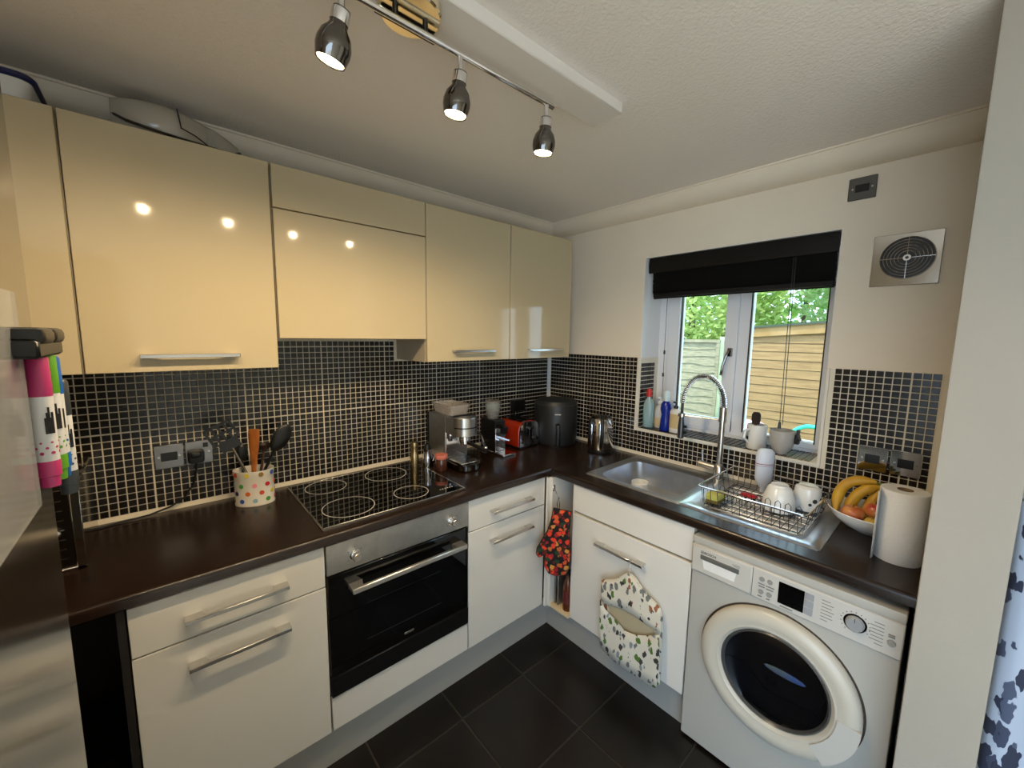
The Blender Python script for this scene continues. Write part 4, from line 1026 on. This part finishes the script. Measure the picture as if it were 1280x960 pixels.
low = [(-.970, .402), (-1.00, .366), (-1.05, .334), (-1.10, .326), (-1.15, .336), (-1.205, .366), (-1.258, .402)]+outl[len(top):][1:9]+[(-.968, .30)]
pk = part('front_pocket', cloth(low, PX-.018, .005), PBM, pb); pk.modifiers.new('thickness', 'SOLIDIFY').thickness = .002
up = top+[(-1.257, .405), (-1.20, .403), (-1.129, .415), (-1.05, .404), (-1.0, .390), (-.968, .395)]
fp = part('yoke', cloth(up, PX-.008, .003), PBM, pb); fp.modifiers.new('thickness', 'SOLIDIFY').thickness = .002
part('lining', cloth([(-.985, .415), (-1.08, .430), (-1.17, .430), (-1.235, .420), (-1.215, .35), (-1.12, .31), (-1.02, .335)], PX-.004, .002), mat('beige_lining', 'a89c80', .9), pb)
part('hanger_hook', MB().tube([(PX-.006, -1.098, .560), (PX-.006, -1.097, .600), (PX-.0025, -1.094, .615), (PX-.0025, -1.093, .634), (PX-.0005, -1.093, .6382), (PX+.0035, -1.093, .6395), (PX+.008, -1.093, .6388), (PX+.0125, -1.093, .635), (PX+.0125, -1.093, .624)], .0022, 7), SATIN, pb)

# oven mitt
om = thing('oven_mitt', 'dark oven mitt with red and orange flower print hanging in the corner slot', 'oven mitt', (-.652, -.703, .39), math.radians(-50))
OMM = pattern_mat('flower_print', '0d0a0b', ['b8281c', 'd2552a', '8f1a1c', 'c98a3a', '1d3a22', 'd83a20', '5a1414', 'b5602a'], 42, .5, .9, .08, warp=.02)
ol = [(.062, .345), (.058, .24), (.066, .14), (.064, .06), (.045, .015), (.0, .0), (-.038, .012), (-.060, .05), (-.062, .095), (-.055, .125), (-.075, .105), (-.092, .095), (-.102, .11), (-.098, .14), (-.075, .185), (-.048, .235), (-.030, .30), (-.022, .355)]
def mitt(sc, th):
    k = MB(); cxm = sum(a for a, b in ol)/len(ol); czm = .17; rings = []
    for s_, y in ((.90, -th), (1, -th*.5), (1, th*.5), (.90, th)):
        rings.append([(cxm+(a-cxm)*s_*sc, y, czm+(b-czm)*(s_*.5+.5)*sc) for a, b in ol])
    i0, n = loft(k, rings); k.f.append(tuple(range(i0, i0+n))); k.f.append(tuple(range(n))[::-1]); return k
part('quilted_body', mitt(1, .016), OMM, om, world=False)
part('binding', MB().tube([(a, 0, b) for a, b in ol], .005, 6, closed=True), BLACK, om, world=False)
part('hanging_loop', MB().tube([(.0, 0, .345), (-.006, 0, .38), (.0, 0, .415), (.006, 0, .38), (.006, 0, .345)], .002, 6), BLACK, om, world=False)
hk = solo('wall_hook', MB().box(-.602, -.586, -.622, -.6175, .795, .828, .0015).tube([(-.594, -.620, .818), (-.600, -.632, .806), (-.628, -.676, .795), (-.650, -.703, .796), (-.654, -.709, .806)], .0025, 6), CHROME, 'small chrome hook holding the oven mitt loop', 'hook')

# ================================================================== FRIDGE, PLANNER, MARKERS
fg = thing('fridge_freezer', 'tall brushed steel fridge freezer at the edge beside the worktop', 'fridge', (-2.55, -1.475, 0))
part('cabinet', MB().box(-2.90, -2.262, -1.775, -1.180, .02, 1.90, .006), mat('fridge_side_grey', '5a5956', .35, .3), fg)
dfr = part('fridge_door', MB().box(-2.258, -2.200, -1.775, -1.176, .74, 1.90, .010), FRIDGE, fg)
part('freezer_door', MB().box(-2.258, -2.200, -1.775, -1.176, .06, .732, .010), FRIDGE, fg)
for y in (-1.72, -1.23): part('foot', MB().cyl((-2.3, y, 0), (-2.3, y, .03), .02), BLACK, fg)
pl = thing('planner_board', 'frosted acrylic planner sheet on the fridge door beside the markers', 'planner', (-2.199, -1.46, 1.396))
def acrylic():
    M = bpy.data.materials.new('frosted_acrylic'); M.use_nodes = True; nt = M.node_tree; b = nt.nodes['Principled BSDF']
    b.inputs['Base Color'].default_value = (.42, .43, .43, 1); b.inputs['Roughness'].default_value = .12; b.inputs['Alpha'].default_value = .5
    return M
part('sheet', MB().box(-2.193, -2.190, -1.606, -1.306, 1.398, 1.628), acrylic(), pl, smooth=0)
part('standoff', MB().cyl((-2.2005, -1.59, 1.61), (-2.188, -1.59, 1.61), .006).cyl((-2.2005, -1.59, 1.415), (-2.188, -1.59, 1.415), .006), SATIN, pl)
mh = thing('marker_clip', 'black magnetic clip holding marker pens on the fridge', 'clip', (-2.19, -1.26, 1.555))
part('clip_body', MB().box(-2.2005, -2.172, -1.345, -1.215, 1.560, 1.580, .003).box(-2.2005, -2.168, -1.278, -1.222, 1.574, 1.592, .006).box(-2.2005, -2.168, -1.342, -1.284, 1.574, 1.592, .006), BLACK, mh)
def marker(label, y, x, zlo, capcol, L=.150):
    t = thing('marker_pen', label, 'marker', (x, y, zlo), 0, 'marker pens on the fridge')
    c = mat('pen_'+capcol, capcol, .35)
    part('barrel', MB().lathe([(.0096, .028), (.0098, .030), (.0098, L-.045), (.0096, L-.043)], n=20), mat('pen_white', (.70, .70, .70), .35), t, world=False)
    part('cap', MB().lathe([(.0100, L-.046), (.0102, L-.044), (.0098, L-.003), (.008, L), (0, L)], n=20), c, t, world=False)
    part('end_plug', MB().lathe([(0, 0), (.008, 0), (.0085, .012), (.0100, .013), (.0100, .030), (.0096, .031)], n=20), c, t, world=False)
    for i, z in enumerate((.04, .046, .052, .034, .037)):
        for j_ in range(7):
            a = 2*PI*(j_+.5*(i % 2))/7; cc = Vector((.0098*math.cos(a), .0098*math.sin(a), z)); nn_ = Vector((math.cos(a), math.sin(a), 0))
            if i < 3: part('dot', MB().cyl(cc-nn_*.0003, cc+nn_*.0003, .0019-.0004*i, n=6), c, t, world=False)
    k = MB()
    for i in range(5):
        a = math.radians(-70+9*i); cc = Vector((.0099*math.cos(a), .0099*math.sin(a), .078)); 
        k.box(cc.x-.0008, cc.x+.0008, cc.y-.0008, cc.y+.0008, .062, .062+.030*(.6+.4*((i*7) % 3)/2))
    part('pen_print', k, PRINT, t, world=False)
marker('pink-capped marker pen hanging on the fridge clip', -1.286, -2.1850, 1.412, 'b8336e')
marker('green-capped marker pen hanging beside the pink one', -1.258, -2.1830, 1.412, '5a9a1c')
marker('blue-capped marker pen hanging near the fridge edge', -1.232, -2.1835, 1.408, '1f5fae')
marker('grey-capped marker pen hanging lowest at the fridge edge', -1.198, -2.183, 1.376, '34383c')

# ================================================================== BEYOND THE DIVIDER
LM = pattern_mat('leaf_print', 'a9b3c4', ['20263a', '2a3044', '3a4258', '1c2030', '4a5268'], 15, .40, .9, .03, stretch=(1, 2.0, .9), warp=.06)
RZ = 1.36; rr_ = .0100
k = MB(); nx, nz = 40, 12; rows = []
for j in range(nz+7):
    for i in range(nx+1):
        y = -2.080-.42*i/nx
        if j <= nz:             # hanging front
            z = .03+(RZ-.03)*j/nz; fade = min(1, (RZ-z)/.25)
            rows.append((-.60-rr_-fade*(.016*(1+math.sin(i/nx*24))+.005*(1+math.sin(z*7+i/nx*5))), y, z))
        elif j <= nz+5:         # over the top of the rail
            a = PI-PI*(j-nz)/5; rows.append((-.60+rr_*math.cos(a), y, RZ+rr_*math.sin(a)))
        else: rows.append((-.60+rr_, y, RZ-.10))
k.v = rows; k.f = [(j*(nx+1)+i, j*(nx+1)+i+1, (j+1)*(nx+1)+i+1, (j+1)*(nx+1)+i) for j in range(nz+6) for i in range(nx)]
cl = solo('printed_cloth', k, LM, 'white cloth with dark leaf print hanging beyond the grey wall end', 'cloth', smooth=80)
cl.modifiers.new('thickness', 'SOLIDIFY').thickness = .0012
rail = solo('cloth_rail', MB().cyl((-.60, -2.074, 1.36), (-.60, -2.56, 1.36), .009).cyl((-.60, -2.55, .003), (-.60, -2.55, 1.36), .009), WHITEP, 'white tubular rail carrying the leaf print cloth', 'rail')

# ================================================================== GARDEN
struct('ground', MB().box(.28, 16, -9, 9, -.45, -.20), GRASS)
struct('bounce_ground', MB().box(-14, XL-.15, -12, 4, -.45, -.12), mat('pale_bounce_ground', (.62, .56, .47), .8, var=.1, vscale=2))  # unseen pale ground, added to throw daylight in through the left opening
SHEDW = mat('shed_board', '99794f', .7, col2='84653f', vscale=6, stretch=(1, 1, 12), bump=.15, bscale=30)
sh = thing('garden_shed', 'timber garden shed of horizontal boards outside the window', 'shed', (3.2, -1.6, -.2))
sx = 2.40; ya, yb = -.345, -2.9
def roofz(y): return 1.655+(-y-.345)*.075
part('shed_core', MB().prism([(ya, -.2), (yb, -.2), (yb, roofz(yb)-.02), (ya, roofz(ya)-.02)], 'x', sx+.014, sx+1.6), mat('shed_inner', '6a4a28', .8), sh)
z = -.18; pitch = .083
while z < 1.86:
    # board follows the sloping roof line
    zt0 = min(z+pitch-.004, 1.9)
    ys = [y for y in (ya, yb)]
    hi_a, hi_b = roofz(ya)-.02, roofz(yb)-.02
    if z < hi_a: a_ = ya
    else: a_ = -(z-1.655+.02)/.075-.345-.06
    if a_ > yb+.05:
        part('board', MB().prism([(sx, z), (sx+.016, z), (sx+.016, zt0), (sx+.006, zt0)], 'y', yb, a_), SHEDW, sh)
    z += pitch
fa = [(ya+.06, roofz(ya)-.055), (yb-.06, roofz(yb)-.055), (yb-.06, roofz(yb)+.035), (ya+.06, roofz(ya)+.035)]
part('fascia', MB().prism(fa, 'x', sx-.03, sx-.008), mat('fascia_board', 'a8875c', .7, col2='93713f', vscale=5), sh)
part('roof', MB().prism([(ya+.08, roofz(ya)+.03), (yb-.08, roofz(yb)+.03), (yb-.08, roofz(yb)+.05), (ya+.08, roofz(ya)+.05)], 'x', sx-.05, sx+1.7), mat('roof_felt', '3f4a3c', .9), sh)
part('corner_post', MB().box(sx-.012, sx+.03, ya-.035, ya+.012, -.2, roofz(ya)-.03), SHEDW, sh)
fe = thing('fence_panel', 'pale weathered overlap fence panel beyond the opening window', 'fence', (3.0, .8, -.2))
FEM = mat('weathered_fence', '9a9076', .8, col2='7c765c', vscale=5, stretch=(1, 2, 14), bump=.3, bscale=20)
for i in range(17):
    z = -.1+.098*i
    vs = []
    k = MB()
    for s_ in range(13):
        y = .02+1.78*s_/12; wv = .012*math.sin(y*9+i*2.1)+.006*math.sin(y*23+i)
        vs += [(3.0, y, z+wv), (2.985, y, z+wv), (2.998, y, z+.115)]
    fs = [(3*s_, 3*s_+1, 3*s_+4, 3*s_+3) for s_ in range(12)]+[(3*s_+1, 3*s_+2, 3*s_+5, 3*s_+4) for s_ in range(12)]+[(3*s_+2, 3*s_, 3*s_+3, 3*s_+5) for s_ in range(12)]
    k.add(vs, fs); part('slat', k, FEM, fe)
part('top_rail', MB().box(2.96, 3.01, .0, 1.82, 1.55, 1.585), FEM, fe)
for y in (.02, .62, 1.22, 1.80): part('batten', MB().box(2.962, 2.992, y-.02, y+.02, -.2, 1.57), FEM, fe)
part('post', MB().box(2.97, 3.06, -.06, .01, -.2, 1.62), mat('fence_post', 'a9b594', .8, var=.2, vscale=9), fe)
# trees
def tree(label, c, rad, n, cols, trunk, ls=.10):
    t = thing('leafy_tree', label, 'tree', (c[0], c[1], -.2), 0, 'trees beyond the garden fence')
    V = []; F = []
    for i in range(n):
        u = Vector((random.gauss(0, 1), random.gauss(0, 1), random.gauss(0, 1))).normalized()
        q = .55+.45*random.random()**.5
        p = Vector((c[0]+u.x*rad[0]*q, c[1]+u.y*rad[1]*q, c[2]+u.z*rad[2]*q))
        p += Vector((math.sin(p.y*7+p.z*3), math.sin(p.z*6+p.x*5), math.sin(p.x*6+p.y*5)))*.10
        a = Vector((random.gauss(0, 1), random.gauss(0, 1), random.gauss(0, .6))).normalized(); b_ = a.cross(Vector((random.gauss(0, 1), random.gauss(0, 1), 1))).normalized()
        s = ls*random.uniform(.6, 1.3); k0 = len(V)
        V += [tuple(p-a*s), tuple(p-a*s*.1+b_*s*.5), tuple(p+a*s), tuple(p-a*s*.1-b_*s*.5)]
        F.append((k0, k0+1, k0+2, k0+3))
    k = MB(); k.v = V; k.f = F
    M = mat('leaf_'+cols[0], cols[0], .5, col2=cols[1], vscale=2.5)
    nt = M.node_tree; b = nt.nodes['Principled BSDF']; out_ = nt.nodes['Material Output']
    if 'leaf_through' not in nt.nodes:      # thin leaves let light through
        tl = nt.nodes.new('ShaderNodeBsdfTranslucent'); tl.name = 'leaf_through'; tl.inputs[0].default_value = lin(cols[0])
        ms = nt.nodes.new('ShaderNodeMixShader'); ms.inputs[0].default_value = .45
        nt.links.new(b.outputs[0], ms.inputs[1]); nt.links.new(tl.outputs[0], ms.inputs[2]); nt.links.new(ms.outputs[0], out_.inputs[0])
    o = part('foliage', k, M, t, smooth=0); o['kind'] = 'stuff'
    part('trunk', MB().tube([(c[0], c[1], -.2), (c[0]+.05, c[1]+.03, c[2]*.5), (c[0], c[1], c[2])], [.09, .07, .04], 8), mat('bark', '4a3a2a', .9), t)
tree('yellow-green broadleaf tree behind the fence panel', (4.7, 1.15, 2.45), (.9, 1.35, 1.4), 14000, ('c6d488', '93b45c'), None, .055)
tree('fresh green tree above the shed roof', (5.5, -1.5, 2.7), (1.2, 1.3, 1.7), 15000, ('c2d49a', '86ac68'), None, .055)
tree('darker green tree filling the gap behind the shed', (7.6, -4.2, 3.0), (1.2, 1.4, 2.0), 5000, ('7fb060', '4a8048'), None, .10)
tree('dense green tree standing furthest behind the fence', (9.2, .6, 3.0), (1.8, 3.0, 3.0), 7000, ('86ac50', '527f3c'), None, .13)
# garden things by the window
hs = thing('garden_hose', 'turquoise garden hose looped against the shed boards', 'hose', (1.6, -1.3, -.2))
hp = [at(988+(1024-988)*s/8, 541-8*math.sin(PI*.5*min(1, s/5))+.6*max(0, s-5), x=2.0) for s in range(9)]
p_ = hp[0]; q_ = hp[-1]
part('hose_loop', MB().tube([Vector((2.02, p_.y+.16, -.2)), Vector((2.0, p_.y+.12, .3)), Vector((2.0, p_.y+.06, .75))]+hp+[Vector((2.0, q_.y-.15, q_.z-.1)), Vector((2.0, q_.y-.3, .3)), Vector((2.0, q_.y-.32, -.2))], .018, 8), mat('turquoise_hose', '35c2a8', .4), hs)
pc = at(931, 537, x=1.2)
pt = thing('pink_planter', 'pink and white spotted bag standing outside behind the sill mug', 'bag', (1.2, pc.y, -.2))
part('bag_body', MB().lathe([(0, 0), (.16, 0), (.17, .05), (.15, .9), (.13, pc.z+.26), (.10, pc.z+.27), (0, pc.z+.24)], n=24, sx=.6), pattern_mat('pink_spot_print', 'd9c6cf', ['c2386a', 'd0507a', 'b03060'], 26, .38), pt, world=False)
